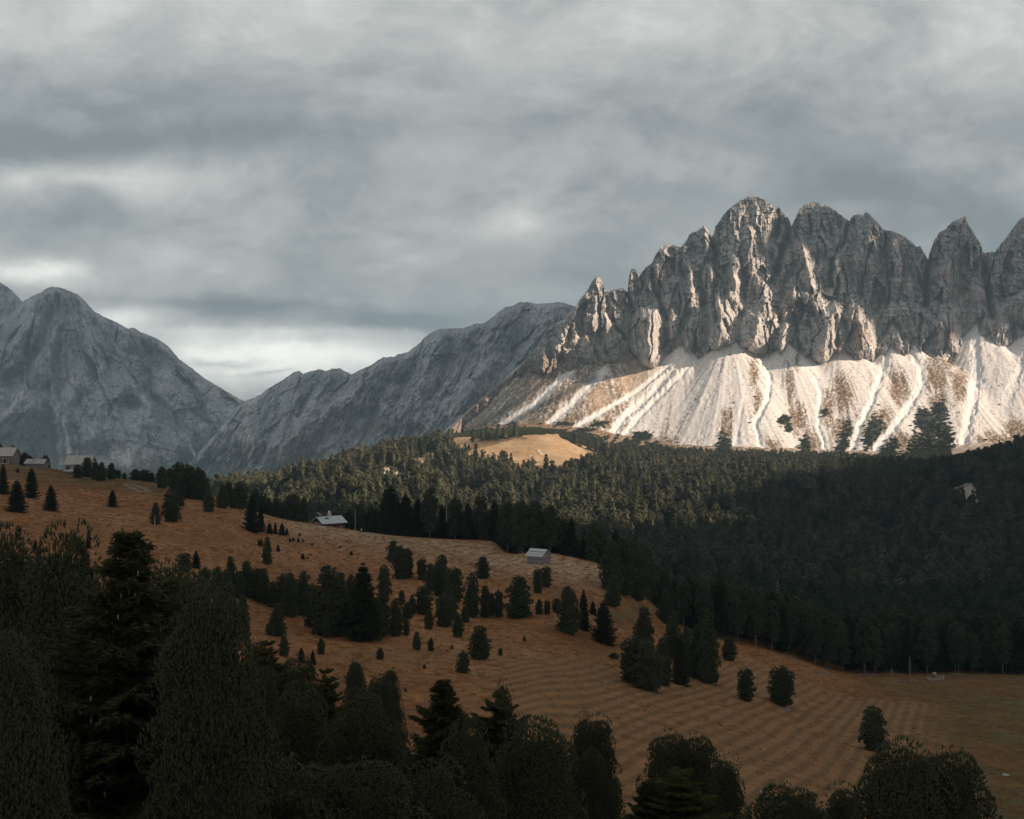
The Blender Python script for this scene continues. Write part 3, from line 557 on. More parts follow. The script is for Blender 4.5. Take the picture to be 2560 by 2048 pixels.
def massif_C(U, Vv, D):
    wx = U + 9 * fbm(U / 35, Vv / 35, 3, 221); wy = Vv + 9 * fbm(U / 40, Vv / 40, 3, 222)
    n = fbm(wx / 26, wy / 60, 5, 223); n2 = fbm(wx / 9, wy / 22, 4, 224)
    C = np.zeros(U.shape + (3,)) + C3(0.47, 0.435, 0.41)
    C = C * (1 + 0.40 * n + 0.36 * n2)[..., None]
    def gg(l): 
        mm = np.zeros(U.shape)
        for (a, b, sa, sb) in l: mm = np.maximum(mm, np.exp(-((wx - a) / sa) ** 2 - ((wy - b) / sb) ** 2))
        return mm
    warm = gg([(2335,660,14,22),(2420,715,20,26),(2360,690,18,12),(2520,640,12,30),(2190,650,10,26),(2370,830,22,14),(2340,740,10,16),(1985,600,14,12),(2080,700,8,14),(2150,840,20,30),(2000,780,16,12),(2420,820,12,16)])
    C = lay(C, np.clip(warm * (0.9 + n2), 0, 1) * 0.7, (0.42, 0.305, 0.24))
    yel = gg([(1960,785,24,5),(2150,775,18,4),(1975,760,18,5)]); C = lay(C, np.clip(yel, 0, 1) * 0.6, (0.42, 0.26, 0.10))
    # debris on ledges and in the couloirs
    deb = np.zeros(U.shape)
    for pl, wd in [([(2100,742),(2150,790),(2220,815),(2262,850)],5),([(2262,850),(2285,820),(2340,790)],5),([(2255,850),(2262,880)],16),([(2370,728),(2430,765)],4),([(2440,700),(2470,790),(2440,830),(2440,880)],13),([(2500,800),(2470,810)],5),([(1870,690),(1910,725)],9),([(1840,745),(1880,738)],14),([(1905,760),(1880,762)],10),([(2330,740),(2300,770),(2240,760),(2140,775)],4),
      ([(1600,760),(1590,830),(1560,880),(1510,930)],8),([(1560,830),(1530,900)],5),([(2060,752),(2110,790)],5),([(1430,880),(1405,940)],6)]:
        deb = np.maximum(deb, np.exp(-(pdist(wx, wy, pl) / wd) ** 2))
    C = lay(C, deb * 0.75, (0.50, 0.46, 0.43))
    lf = (1 - sstep(1560, 1620, U)) * sstep(880, 910, wy + 20 * n)
    C = lay(C, lf * 0.7, (0.20, 0.135, 0.09))
    return C
relief('rocky_massif', us_m, RIDGE, 1010.0 if False else 1120.0, 560, massif_D, massif_C, rock_mat('massif_rock', None, None, 0.075, 6.0), 420.0, (3.4, 7.0))

# middle ridge behind the wooded hill
RIDGE2 = [(380,1240),(480,1150),(560,1060),(600,1008),(612,1003),(640,992),(655,985),(665,975),(690,960),(715,945),(735,930),(750,927),(757,935),(770,930),(800,923),(815,928),(830,922),(850,921),(865,930),(880,936),(900,925),(930,912),(945,900),(960,893),(985,892),(995,886),(1020,880),(1050,857),(1065,840),(1085,828),(1100,822),(1160,820),(1185,810),(1210,808),(1230,795),(1240,785),(1262,768),(1280,765),(1300,755),(1330,757),(1345,760),(1375,758),(1395,755),(1410,757),(1425,763),(1440,767),(1500,790),(1700,800)]
def ridge2_D(U, Vv, RV):
    wx = U + 12 * fbm(U / 70, Vv / 70, 3, 301); wy = Vv + 12 * fbm(U / 70, Vv / 70, 3, 302)
    D = 3300 + 1.75 * (1240 - Vv) + (1300 - U) * 0.75
    Fd = np.zeros_like(U)
    for pl, wd, am in [([(985,894),(880,985),(790,1045),(700,1120)],70,190),([(1100,822),(1080,900),(1050,960),(1010,1040)],46,110),([(1262,768),(1240,850),(1210,930),(1150,1010)],60,150),([(1160,822),(1150,900),(1110,980)],34,80),([(750,928),(740,990),(690,1060)],50,110),([(850,922),(820,975)],40,60),([(1380,758),(1360,820),(1330,880)],50,110),([(820,1080),(830,1130)],36,60),([(900,1070),(905,1140)],36,60),([(640,992),(650,1050),(640,1110)],40,90),([(1030,880),(985,960),(960,1030)],34,70)]:
        Fd = np.maximum(Fd, tent(wx, wy, pl, wd, am))
    lx = wx + 0.45 * (wy - 900)
    n = billow(lx / 62, wy / 200, 3, 311, 0.5) * 120 + facets(lx / 40, wy / 80, 317, 1.5, 0.5, 0.5) * 40 + facets(lx / 12, wy / 26, 327, 1.3, 0.6, 0.5) * 11 + facets(lx / 5, wy / 9, 337, 1.4, 0.8, 0.6) * 8 + fbm(U / 120, Vv / 100, 4, 313) * 60
    edge = sstep(0, 14, Vv - RV); return D - (Fd + n) * (0.35 + 0.65 * edge)
def ridge2_C(U, Vv, D):
    wx = U + 9 * fbm(U / 35, Vv / 35, 3, 321); wy = Vv + 9 * fbm(U / 40, Vv / 40, 3, 322)
    lx = wx + 0.45 * (wy - 900); n = fbm(lx / 30, wy / 80, 4, 323) + 0.3 * facets(lx / 24, wy / 50, 328, 0.3, 0.3, 1.0); n2 = fbm(lx / 7, wy / 22, 3, 324)
    C = np.zeros(U.shape + (3,)) + C3(0.46, 0.475, 0.49); C = C * (1 + 0.34 * n + 0.34 * n2)[..., None]
    vg = sstep(-0.05, 0.25, (wy - 1130) / 160 + 0.7 * n) ; C = lay(C, vg * 0.75, (0.075, 0.085, 0.06))
    vg2 = np.exp(-((wx - 830) / 50) ** 2 - ((wy - 960) / 30) ** 2) + np.exp(-((wx - 930) / 50) ** 2 - ((wy - 1070) / 12) ** 2); C = lay(C, np.clip(vg2, 0, 1) * 0.55, (0.12, 0.12, 0.09))
    deb = np.zeros(U.shape)
    for pl, wd in [([(618,1010),(612,1050),(622,1092)],6),([(1140,1015),(1100,1050),(1050,1085)],6),([(1130,940),(1150,975),(1165,960),(1195,930)],3),([(823,1075),(818,1150)],8),([(735,1025),(760,1040)],5),([(960,1090),(985,1100)],3),([(560,1065),(620,1095)],5),([(635,1115),(620,1150)],2.5),([(1100,945),(1120,960)],4),([(590,1210),(640,1150),(650,1120)],2)]:
        deb = np.maximum(deb, np.exp(-(pdist(0.5 * wx + 0.5 * U, 0.5 * wy + 0.5 * Vv, pl) / (wd * 1.25)) ** 2))
    C = lay(C, deb * 0.9, (0.66, 0.64, 0.63)); return C
relief('mountain_ridge', np.arange(380, 1700, 1.6), RIDGE2, 1262.0, 340, ridge2_D, ridge2_C, rock_mat('ridge_rock', None, None, 0.045, 15.0), 900.0, (2.2, 9.0))

# left mountain
RIDGE3 = [(-500,1150),(-300,1000),(-120,860),(-40,820),(0,800),(40,775),(60,752),(85,738),(100,733),(115,722),(128,717),(150,719),(180,730),(195,737),(210,750),(235,778),(260,792),(290,805),(320,822),(335,819),(350,830),(390,845),(420,865),(437,885),(450,900),(475,917),(510,945),(560,975),(590,993),(612,1004),(640,1040),(700,1120),(760,1230)]
def left_D(U, Vv, RV):
    wx = U + 16 * fbm(U / 90, Vv / 90, 3, 401); wy = Vv + 16 * fbm(U / 90, Vv / 90, 3, 402)
    D = 4300 + 2.3 * (1270 - Vv) + np.abs(U - 200) * 0.35
    Fd = np.zeros_like(U)
    for pl, wd, am in [([(128,717),(60,830),(-10,930)],60,220),([(195,737),(215,850),(205,960)],60,190),([(320,822),(330,910),(300,990)],52,150),([(437,885),(430,960),(480,1060)],52,140),([(150,719),(120,830),(90,930)],40,170),([(250,1010),(240,1080)],60,130),([(350,1060),(330,1160)],80,120),([(510,945),(540,1030),(600,1120)],50,120),([(60,1060),(20,1200)],80,150),([(440,1100),(520,1210)],70,120)]:
        Fd = np.maximum(Fd, tent(wx, wy, pl, wd, am))
    G = np.zeros_like(U)
    for pl, wd, am in [([(152,740),(110,840),(60,920),(20,960)],16,120),([(150,1170),(148,1080),(150,1000),(185,920)],16,70),([(325,930),(400,1000),(500,1065)],22,60)]: G = np.maximum(G, tent(wx, wy, pl, wd * 1.5, am))
    ph = np.arctan2(wx - 130, wy - 560); rr = np.hypot(wx - 130, wy - 560)
    n = billow(ph * 5 + 1.7, rr / 330, 3, 411, 0.5) * 150 + facets(ph * 10, rr / 100, 417, 1.4, 0.5, 0.5) * 60 + facets(ph * 30, rr / 32, 427, 1.3, 0.6, 0.5) * 15 + facets(wx / 6, wy / 9, 437, 1.4, 0.8, 0.6) * 10 + fbm(U / 140, Vv / 110, 4, 413) * 90
    edge = sstep(0, 16, Vv - RV); return D - (Fd + n) * (0.35 + 0.65 * edge) + G
def left_C(U, Vv, D):
    wx = U + 10 * fbm(U / 38, Vv / 38, 3, 421); wy = Vv + 8 * fbm(U / 40, Vv / 40, 3, 422)
    ph = np.arctan2(wx - 130, wy - 560); rr = np.hypot(wx - 130, wy - 560)
    n = fbm(ph * 9, rr / 90, 4, 423) + 0.3 * facets(ph * 12, rr / 60, 428, 0.3, 0.3, 1.0); n2 = fbm(ph * 40, rr / 30, 3, 424)
    C = np.zeros(U.shape + (3,)) + C3(0.48, 0.49, 0.50); C = C * (1 + 0.34 * n + 0.34 * n2)[..., None]
    pinkm = sstep(0.15, 0.4, fbm(wx / 14, wy / 30, 4, 425)) * (wy < 1000); C = lay(C, pinkm * 0.5, (0.40, 0.335, 0.30))
    vg = sstep(0.0, 0.3, (wy - 1030) / 220 + 0.6 * n + np.exp(-((wx - 60) / 120) ** 2 - ((wy - 1100) / 70) ** 2) * 0.7 + np.exp(-((wx - 320) / 60) ** 2 - ((wy - 1000) / 14) ** 2) * 0.5 - 0.9 * np.exp(-((wx - 310) / 130) ** 2 - ((wy - 1110) / 70) ** 2))
    C = lay(C, vg * 0.85, (0.070, 0.082, 0.060))
    fan = np.exp(-((wx - 320) / 70) ** 2 - ((wy - 1150) / 26) ** 2); C = lay(C, np.clip(fan * (0.7 + n2), 0, 1) * 0.8, (0.50, 0.43, 0.38))
    deb = np.zeros(U.shape)
    for pl, wd in [([(0,1045),(30,1012),(55,985)],6),([(50,1000),(100,968)],4),([(150,1170),(150,1100),(142,1040),(150,1000),(175,955),(184,920)],5),([(172,1130),(160,1060),(155,1030)],4),([(340,978),(375,1010),(425,1032)],7),([(392,975),(440,1020),(505,1064)],8),([(560,1068),(615,1096)],4),
      ([(590,985),(612,1045),(622,1096)],4),([(320,1170),(322,1100)],3),([(280,1140),(285,1120),(330,1170)],5),([(0,975),(25,980)],4),([(365,1060),(362,1150)],2.5),([(200,1000),(270,1012)],4),([(470,1100),(500,1170)],3),([(380,1080),(430,1170)],2.5),([(150,985),(130,1000)],5),([(240,1170),(275,1110)],2.5)]:
        deb = np.maximum(deb, np.exp(-(pdist(0.5 * wx + 0.5 * U, 0.5 * wy + 0.5 * Vv, pl) / (wd * 1.25)) ** 2))
    C = lay(C, deb * 0.95, (0.72, 0.70, 0.68)); return C
relief('mountain', np.arange(-480, 760, 1.6), RIDGE3, 1275.0, 360, left_D, left_C, rock_mat('mountain_rock', None, None, 0.036, 19.0), 1300.0, (1.6, 9.0))
RIDGE4 = [(-700,900),(-300,640),(-120,650),(0,706),(25,722),(45,742),(62,762),(120,830),(200,960),(260,1100)]
def far_D(U, Vv, RV):
    wx = U + 16 * fbm(U / 90, Vv / 90, 3, 501); n = billow(wx / 40, Vv / 80, 4, 511, 0.55) * 160
    return 6500 + 1.8 * (1200 - Vv) - n
def far_C(U, Vv, D):
    n = fbm(U / 20, Vv / 34, 5, 523); return np.zeros(U.shape + (3,)) + C3(0.38, 0.38, 0.39) * (1 + 0.5 * n)[..., None]
relief('far_mountain', np.arange(-700, 260, 2.5), RIDGE4, 1200.0, 180, far_D, far_C, rock_mat('far_rock', None, None, 0.028, 16.0), 1500.0, (2.0, 9.0))

# ------------------------------------------------------------------ unseen clouds, cut to shape to shade the foreground, upper cliffs and left mountain
def shade_cloud_mat():
    m = bpy.data.materials.new('shade_cloud_sheet'); m.use_nodes = True; nt = NT(m.node_tree); nt.n.clear()
    a = nt.new('ShaderNodeBsdfDiffuse'); a.inputs[0].default_value = (0.8, 0.8, 0.8, 1); b = nt.new('ShaderNodeBsdfTranslucent'); b.inputs[0].default_value = (0.72, 0.74, 0.78, 1)
    g = nt.new('ShaderNodeNewGeometry'); f = nt.ramp(nt.noise(g.outputs['Position'], 0.004, 5, 0.6), 0.3, 0.7, 0.4, 0.6)
    mx = nt.new('ShaderNodeMixShader'); nt.put(mx.inputs[0], f); nt.l.new(a.outputs[0], mx.inputs[1]); nt.l.new(b.outputs[0], mx.inputs[2])
    o = nt.new('ShaderNodeOutputMaterial'); nt.l.new(mx.outputs[0], o.inputs[0]); return m
M['shade_cloud'] = shade_cloud_mat()
def shift(P, zc):
    P = np.asarray(P, float); k = (zc - P[..., 2]) / S[2]; return P[..., :2] + S[:2] * k[..., None]
def pt(u, v, Y): return ((u - CU) / F * Y, Y, (CV - v) / F * Y)
def shade_cloud(name, poly3, zc, cell, namp, seed, holes=()):
    P = shift(np.array(poly3, float), zc); x0, y0 = P.min(0) - 100; x1, y1 = P.max(0) + 100
    xs = np.arange(x0, x1, cell); ys = np.arange(y0, y1, cell); GX, GY = np.meshgrid(xs, ys)
    wx = GX + namp * fbm(GX / 260, GY / 260, 4, seed) * 1.5; wy = GY + namp * fbm(GX / 260, GY / 260, 4, seed + 3) * 1.5
    ins = inpoly(wx, wy, [tuple(p) for p in P])
    for hp in holes: ins &= ~inpoly(wx, wy, [tuple(p) for p in shift(np.array(hp, float), zc)])
    zz = zc + 60 * fbm(GX / 300, GY / 300, 4, seed + 9); nr, nc = GX.shape
    cells = ins[:-1, :-1] & ins[1:, :-1] & ins[:-1, 1:] & ins[1:, 1:]
    Fc = grid_faces(nr, nc)[cells.ravel()]; used = np.unique(Fc); mp = np.zeros(nr * nc, int); mp[used] = np.arange(len(used))
    me = raw_mesh(name, np.stack([GX, GY, zz], -1).reshape(-1, 3)[used], mp[Fc], [M['shade_cloud']], smooth=True)
    o = link(name, me); md = o.modifiers.new('thick', 'SOLIDIFY'); md.thickness = 45; md.offset = 1.0
    tag(o, kind='structure'); return o
shade_cloud('shade_cloud', [(-1300,-250,-40),(-1100,860,-60),(-520,985,-100),(-60,1010,-100),(120,960,-100),(330,1130,-100),(560,1750,-90),(900,1850,-80),(2600,1900,-60),(2600,-250,-60)], 860, 22, 40, 600)
shade_cloud('shade_cloud', [pt(1290,935,2660),pt(1380,800,2700),pt(1470,800,2690),pt(1540,800,2660),pt(1600,715,2680),pt(1690,660,2680),pt(1760,610,2690),pt(1850,655,2680),pt(1960,650,2680),pt(2060,690,2660),pt(2130,760,2620),pt(2190,880,2580),pt(2330,905,2560),pt(2420,860,2620),pt(2560,870,2620),pt(3200,850,2620),pt(3400,300,3500),pt(1900,420,3500),pt(1300,650,3400),pt(1080,900,3300)], 1700, 16, 22, 640,
 [[pt(2130,650,2740),pt(2160,560,2750),pt(2215,560,2750),pt(2300,600,2750),pt(2230,610,2740),pt(2190,670,2730)], [pt(2385,560,2760),pt(2420,530,2760),pt(2445,600,2760),pt(2415,600,2760)], [pt(1480,690,2750),pt(1515,700,2750),pt(1500,800,2720),pt(1480,780,2720)], [pt(1985,600,2700),pt(2030,610,2700),pt(2035,700,2690),pt(2000,690,2690)]])
shade_cloud('shade_cloud', [(-1300,2900,-150),(300,3100,300),(900,3400,400),(1100,6500,500),(-4600,9000,600),(-5200,5000,0),(-3600,3000,0)], 3200, 90, 120, 680)

# ------------------------------------------------------------------ haze
mh = bpy.data.materials.new('haze'); mh.use_nodes = True; nt = NT(mh.node_tree); nt.n.clear()
pv = nt.new('ShaderNodeVolumePrincipled'); pv.inputs['Color'].default_value = (0.54, 0.79, 1.0, 1); pv.inputs['Density'].default_value = 0.000056; pv.inputs['Anisotropy'].default_value = 0.0
o = nt.new('ShaderNodeOutputMaterial'); nt.l.new(pv.outputs[0], o.inputs['Volume'])
hb = MB(); hb.box(-11000, 11000, -400, 9800, -520, 790); ho = hb.build('haze', mh); tag(ho, kind='stuff')
ho["label"] = "thin blue haze in front of the far mountains"; ho["category"] = "haze"
# ------------------------------------------------------------------ tree meshes
def unit(a): return a / (np.linalg.norm(a, axis=-1, keepdims=True) + 1e-9)
def blades(P, D, L, W, nb, rng, spread=0.8):
    """nb thin leaves at each point P along direction D"""
    n = len(P); P = np.repeat(P, nb, 0); D = np.repeat(D, nb, 0); L = np.repeat(np.broadcast_to(L, (n,)), nb)[:, None]
    d = unit(D + spread * rng.normal(size=D.shape) * 0.6); side = unit(np.cross(d, rng.normal(size=d.shape)))
    l = L * (0.7 + 0.6 * rng.random((len(P), 1)))
    return np.stack([P - side * W / 2, P + side * W / 2, P + d * l], 1).reshape(-1, 3)
def hull(H, prof, seed, k=0.72, n=14, m=18, h0=0.06, h1=0.96):
    """closed lumpy core so that a crown is not see-through; returns triangles"""
    h1 = min(h1, 0.90); rng = np.random.default_rng(seed); tt = np.linspace(h0, h1, m); V = np.zeros((m, n, 3))
    for i, h in enumerate(tt):
        r = prof(min(h + 0.05, 0.985)) * k * (0.82 + 0.3 * rng.random(n)); ph = np.arange(n) / n * 2 * np.pi + i * 0.3
        V[i, :, 0] = r * np.cos(ph); V[i, :, 1] = r * np.sin(ph); V[i, :, 2] = h * H
    T = []
    for i in range(m - 1):
        for j in range(n):
            a, b, c, d = V[i, j], V[i, (j+1) % n], V[i+1, (j+1) % n], V[i+1, j]; T += [a, b, c, a, c, d]
    top = np.array([0, 0, (h1 + 0.05) * H]); bot = np.array([0, 0, h0 * H])
    for j in range(n): T += [V[-1, j], V[-1, (j+1) % n], top, V[0, (j+1) % n], V[0, j], bot]
    return np.array(T)
def pine_prof(R, wide=0.32, p=2.0, foot=0.72):
    def f(h):
        h = np.asarray(h, float); a = foot + (1 - foot) * np.clip(h / wide, 0, 1) ** 0.8
        b = np.clip(1 - (np.clip(h - wide, 0, None) / (1 - wide)) ** p, 0, 1) ** 0.62
        return R * np.where(h < wide, a, b)
    return f
def pine_tris(H, Rr, lobes, tper, nb, L, W, seed, wide=0.32, p=2.0, foot=0.72, h0=0.05, lob=0.085, hk=0.80, lr=0.42, rv=0.14):
    rng = np.random.default_rng(seed); prof = pine_prof(Rr, wide, p, foot); PP = []; DD = []
    side = 1 + 0.22 * np.sin(rng.random() * 6 + np.array([0, 2.1]))      # crown slightly irregular round its axis
    bulge = [(rng.random() * 6.28, rng.random(), 0.18 * rng.normal()) for _ in range(7)]
    for _ in range(lobes):
        while True:
            h = h0 + (0.97 - h0) * rng.random()
            if rng.random() < 0.25 + 0.75 * prof(h) / Rr: break
        ph = rng.random() * 2 * np.pi; r = float(prof(h)) * (0.98 - rv * rng.random())
        for (bp, bh, ba) in bulge: r *= 1 + ba * math.exp(-((math.cos(ph - bp) - 1) ** 2) * 1.2 - ((h - bh) / 0.16) ** 2)
        c = np.array([r * math.cos(ph), r * math.sin(ph), h * H])
        out = np.array([math.cos(ph), math.sin(ph), 0]); ax = unit(out * (0.55 * (1 - h * 0.6)) + np.array([0, 0, 0.9]) + 0.15 * rng.normal(size=3))
        l = lob * H * (0.6 + 0.8 * rng.random()); rad = l * lr
        th = np.arccos(1 - 1.5 * rng.random(tper)); az = rng.random(tper) * 2 * np.pi
        b1 = unit(np.cross(ax, [0.3, 0.9, 0.1])); b2 = np.cross(ax, b1)
        nrm = (np.cos(th)[:, None] * ax + np.sin(th)[:, None] * (np.cos(az)[:, None] * b1 + np.sin(az)[:, None] * b2))
        p_ = c + ax * (np.cos(th)[:, None] * l) + np.sin(th)[:, None] * rad * (np.cos(az)[:, None] * b1 + np.sin(az)[:, None] * b2)
        PP.append(p_); DD.append(unit(nrm * 0.7 + ax * 0.8))
    P = np.concatenate(PP); D = np.concatenate(DD)
    T = blades(P, D, L, W, nb, rng, 0.85)
    return np.concatenate([T, hull(H, prof, seed, hk, h0=h0)])
def spruce_tris(H, Rr, levels, per, seg, nb, L, W, seed, h0=0.05, pw=0.85, droop=0.25, gap=0.0, core=0.55, irr=0.25):
    rng = np.random.default_rng(seed); PP = []; DD = []; RB = []
    for i in range(levels):
        h = h0 + (0.985 - h0) * (i + rng.random() * 0.7) / levels
        n = max(4, int(per * (0.8 + 0.4 * rng.random())))
        for k in range(n):
            if rng.random() < gap: continue
            Lb = Rr * (1 - h) ** pw * (1 - irr + 2 * irr * rng.random()) + 0.006 * Rr
            ph = (k + rng.random() * 0.8) / n * 2 * np.pi + i; out = np.array([math.cos(ph), math.sin(ph), 0]); sd = np.array([-out[1], out[0], 0])
            s = (np.arange(seg) + 0.5) / seg; up = 0.35 * h
            z = h * H + Lb * (up * s - droop * (1.6 - h) * s + droop * 1.1 * (s ** 3))
            base = out * (Lb * s)[:, None]; base[:, 2] = z
            nn = 5; ss = np.linspace(0.02, 1.0, nn + 1); cz = h * H + Lb * (up * ss - droop * (1.6 - h) * ss + droop * 1.1 * (ss ** 3)); cen = out * (Lb * ss)[:, None]; cen[:, 2] = cz
            hw = Lb * 0.26 * np.sin(np.pi * np.clip(ss, 0.05, 0.97) ** 0.8) * (0.7 + 0.5 * rng.random(nn + 1)); lf = cen + sd * hw[:, None]; rg = cen - sd * hw[:, None]; lf[:, 2] -= hw * 0.55; rg[:, 2] -= hw * 0.55
            for q in range(nn): RB += [cen[q], lf[q], lf[q+1], cen[q], lf[q+1], cen[q+1], cen[q], cen[q+1], rg[q+1], cen[q], rg[q+1], rg[q]]
            for sg in (-1, 0, 1):
                wl = Lb * 0.34 * (1.05 - s) * (abs(sg)) * (0.7 + 0.6 * rng.random(seg)) + 1e-4
                for f in ((0.3, 0.75, 1.0) if sg else (0.0,)):
                    PP.append(base + sd * (sg * wl * f)[:, None] + out * (wl * f * 0.5)[:, None] - np.array([0, 0, 1]) * (wl * f * 0.35)[:, None])
                    DD.append(np.repeat(unit(out * 0.8 + sd * sg * 0.8 + np.array([0, 0, -0.15 if sg else 0.1]))[None], seg, 0))
    P = np.concatenate(PP); D = np.concatenate(DD); P = P + rng.normal(size=P.shape) * 0.008 * Rr
    T = blades(P, D, L * np.clip(0.3 + 3.2 * (1 - P[:, 2] / H), 0.3, 1), W, nb, rng, 0.6)
    prof = lambda h: Rr * np.clip(1 - h, 0, 1) ** pw
    hl = hull(H, prof, seed, core, h0=h0, h1=0.95); spruce_tris.mi = np.concatenate([(rng.random(len(T) // 3) < 0.45).astype(int), np.zeros((len(RB) + len(hl)) // 3, int)])
    return np.concatenate([T, np.array(RB), hl])
def tri_mesh(name, T, mat): return raw_mesh(name, T, np.arange(len(T)).reshape(-1, 3), [mat])
def trunk_tris(H, r, seed, n=7, m=6, top=0.9):
    rng = np.random.default_rng(seed); V = np.zeros((m, n, 3)); ox = np.cumsum(rng.normal(size=m) * 0.02 * r); 
    for i in range(m):
        q = i / (m - 1); rr = r * (1 - 0.85 * q) * (1.35 if i == 0 else 1); ph = np.arange(n) / n * 2 * np.pi
        V[i, :, 0] = rr * np.cos(ph) + ox[i]; V[i, :, 1] = rr * np.sin(ph); V[i, :, 2] = q * H * top - (0.6 if i == 0 else 0)
    T = []
    for i in range(m - 1):
        for j in range(n):
            a, b, c, d = V[i, j], V[i, (j+1) % n], V[i+1, (j+1) % n], V[i+1, j]; T += [a, b, c, a, c, d]
    return np.array(T)

def spindles(P, D, L, r, rng, n=5):
    """small solid upturned shoots: spindle of 2n triangles at each point"""
    D = unit(D); m = len(P); s1 = unit(np.cross(D, rng.normal(size=D.shape))); s2 = np.cross(D, s1); L = (np.broadcast_to(L, (m,)) * (0.7 + 0.6 * rng.random(m)))[:, None]; T = []
    ring = []
    for k in range(n):
        a_ = 2 * np.pi * k / n; rr = r * (0.75 + 0.5 * rng.random((m, 1))); ring.append(P + D * L * (0.38 + 0.14 * rng.random((m, 1))) + (s1 * math.cos(a_) + s2 * math.sin(a_)) * rr)
    tip = P + D * L
    for k in range(n): T += [np.stack([P, ring[(k+1) % n], ring[k]], 1), np.stack([ring[k], ring[(k+1) % n], tip], 1)]
    spindles.mi = np.concatenate([np.full(m, q % 2) for q in range(2 * n)])
    return np.concatenate(T, 0).reshape(-1, 3)
def pine2(H, Rr, boughs, per, L, r, seed, bl=(0, 0, 0), wide=0.32, p=2.0, foot=0.75, h0=0.05, lob=0.06, hk=0.80, rv=0.2, inner=0):
    rng = np.random.default_rng(seed); prof = pine_prof(Rr, wide, p, foot); PP = []; DD = []
    bulge = [(rng.random() * 6.28, rng.random(), 0.16 * rng.normal()) for _ in range(9)]
    for _ in range(boughs):
        while True:
            h = h0 + (0.965 - h0) * rng.random()
            if rng.random() < 0.2 + 0.8 * prof(h) / Rr: break
        ph = rng.random() * 2 * np.pi; rr = float(prof(h)) * (1.05 - rv * rng.random() ** 1.2) * (1.0 if rng.random() < 0.66 else 0.74)
        for (bp, bh, ba) in bulge: rr *= 1 + ba * math.exp(-((math.cos(ph - bp) - 1) ** 2) * 1.2 - ((h - bh) / 0.14) ** 2)
        out = np.array([math.cos(ph), math.sin(ph), 0]); c = out * rr + np.array([0, 0, h * H]); sz = lob * H * (0.6 + 0.8 * rng.random())
        ax = unit(out * 0.9 + np.array([0, 0, 0.75]) + 0.2 * rng.normal(size=3))
        q = unit(rng.normal(size=(per, 3)) + ax * 1.1); PP.append(c - out * sz * 0.5 + q * sz * np.array([1, 1, 0.8])); DD.append(unit(q * 0.7 + ax * 0.5 + np.array([0, 0, 0.55])))
    # leader shoots at the top
    k = max(4, boughs // 12); hq = 0.93 + 0.06 * rng.random(k); ph = rng.random(k) * 6.28; pr = prof(hq) * rng.random(k); PP.append(np.stack([pr * np.cos(ph), pr * np.sin(ph), hq * H], -1)); DD.append(np.tile([0, 0, 1.0], (k, 1)) + 0.3 * rng.normal(size=(k, 3)))
    if inner:
        hq = h0 + (0.95 - h0) * rng.random(inner); ph = rng.random(inner) * 6.28; pr = prof(hq) * hk * (1.0 + 0.12 * rng.random(inner)); PP.append(np.stack([pr * np.cos(ph), pr * np.sin(ph), hq * H], -1)); DD.append(np.stack([np.cos(ph), np.sin(ph), np.full(inner, 0.9)], -1) + 0.4 * rng.normal(size=(inner, 3)))
    P = np.concatenate(PP); D = unit(np.concatenate(DD)); T = [spindles(P, D, L, r, rng), hull(H, prof, seed, hk, h0=h0)]; pine2.mi = [spindles.mi, np.zeros(len(T[1]) // 3, int)]
    if bl[0]: T.append(blades(P + D * L * 0.4, D, bl[1], bl[2], bl[0], rng, 0.9)); pine2.mi.append((rng.random(len(T[2]) // 3) < 0.5).astype(int))
    pine2.mi = np.concatenate(pine2.mi); return np.concatenate(T)
def bough_ribbons(out, sd, Lb, base_z, zc, w, n=6):
    pass
PROTO = {}      # unit height trees: kind -> list of (crown mesh, trunk mesh); width/height ratio 0.42 at scale 1
def mk(kind, name, T, mat, bark=None, seed=0, tr=0.028):
    two = mat is M['pine']
    cm_ = raw_mesh(name + '_crown', T, np.arange(len(T)).reshape(-1, 3), [mat, M['tip']] if two else [mat], mi=pine2.mi if two else None)
    PROTO.setdefault(kind, []).append((cm_, tri_mesh(name + '_trunk', trunk_tris(1.0, tr, seed), bark or M['bark'])))
for i in range(5):   # mid-distance stone pines
    mk('P', 'stone_pine', pine2(1, 0.205, 110, 11, 0.050, 0.014, 10 + i, (3, 0.035, 0.009), wide=[.24, .30, .2, .34, .24][i], p=[1.5, 2.0, 1.2, 1.7, 2.3][i], foot=[.75, .8, .7, .62, .8][i], h0=0.03, lob=0.055, hk=0.80, rv=0.28), M['pine'], seed=i)
for i in range(3):
    mk('S', 'spruce', spruce_tris(1, 0.24, 22, 8, 6, 2, 0.045, 0.012, 30 + i, h0=0.03), M['spruce'], seed=i)
for i in range(3):   # forest trees with a bare stem below the crown
    mk('FP', 'tall_pine', pine2(1, 0.15, 80, 8, 0.050, 0.015, 50 + i, (3, 0.035, 0.009), wide=.5, p=1.9, foot=.55, h0=0.16 + 0.05 * i, lob=0.05), M['pine'], seed=i, tr=0.018)
for i in range(3):
    mk('FS', 'forest_spruce', spruce_tris(1, 0.17, 24, 7, 5, 2, 0.045, 0.012, 60 + i, h0=0.12, pw=0.7, droop=0.35, irr=0.35), M['spruce'], seed=i, tr=0.018)
mk('L', 'larch', spruce_tris(1, 0.17, 26, 7, 6, 2, 0.035, 0.009, 70, h0=0.05, pw=0.8, gap=0.15, core=0.25), M['larch'])
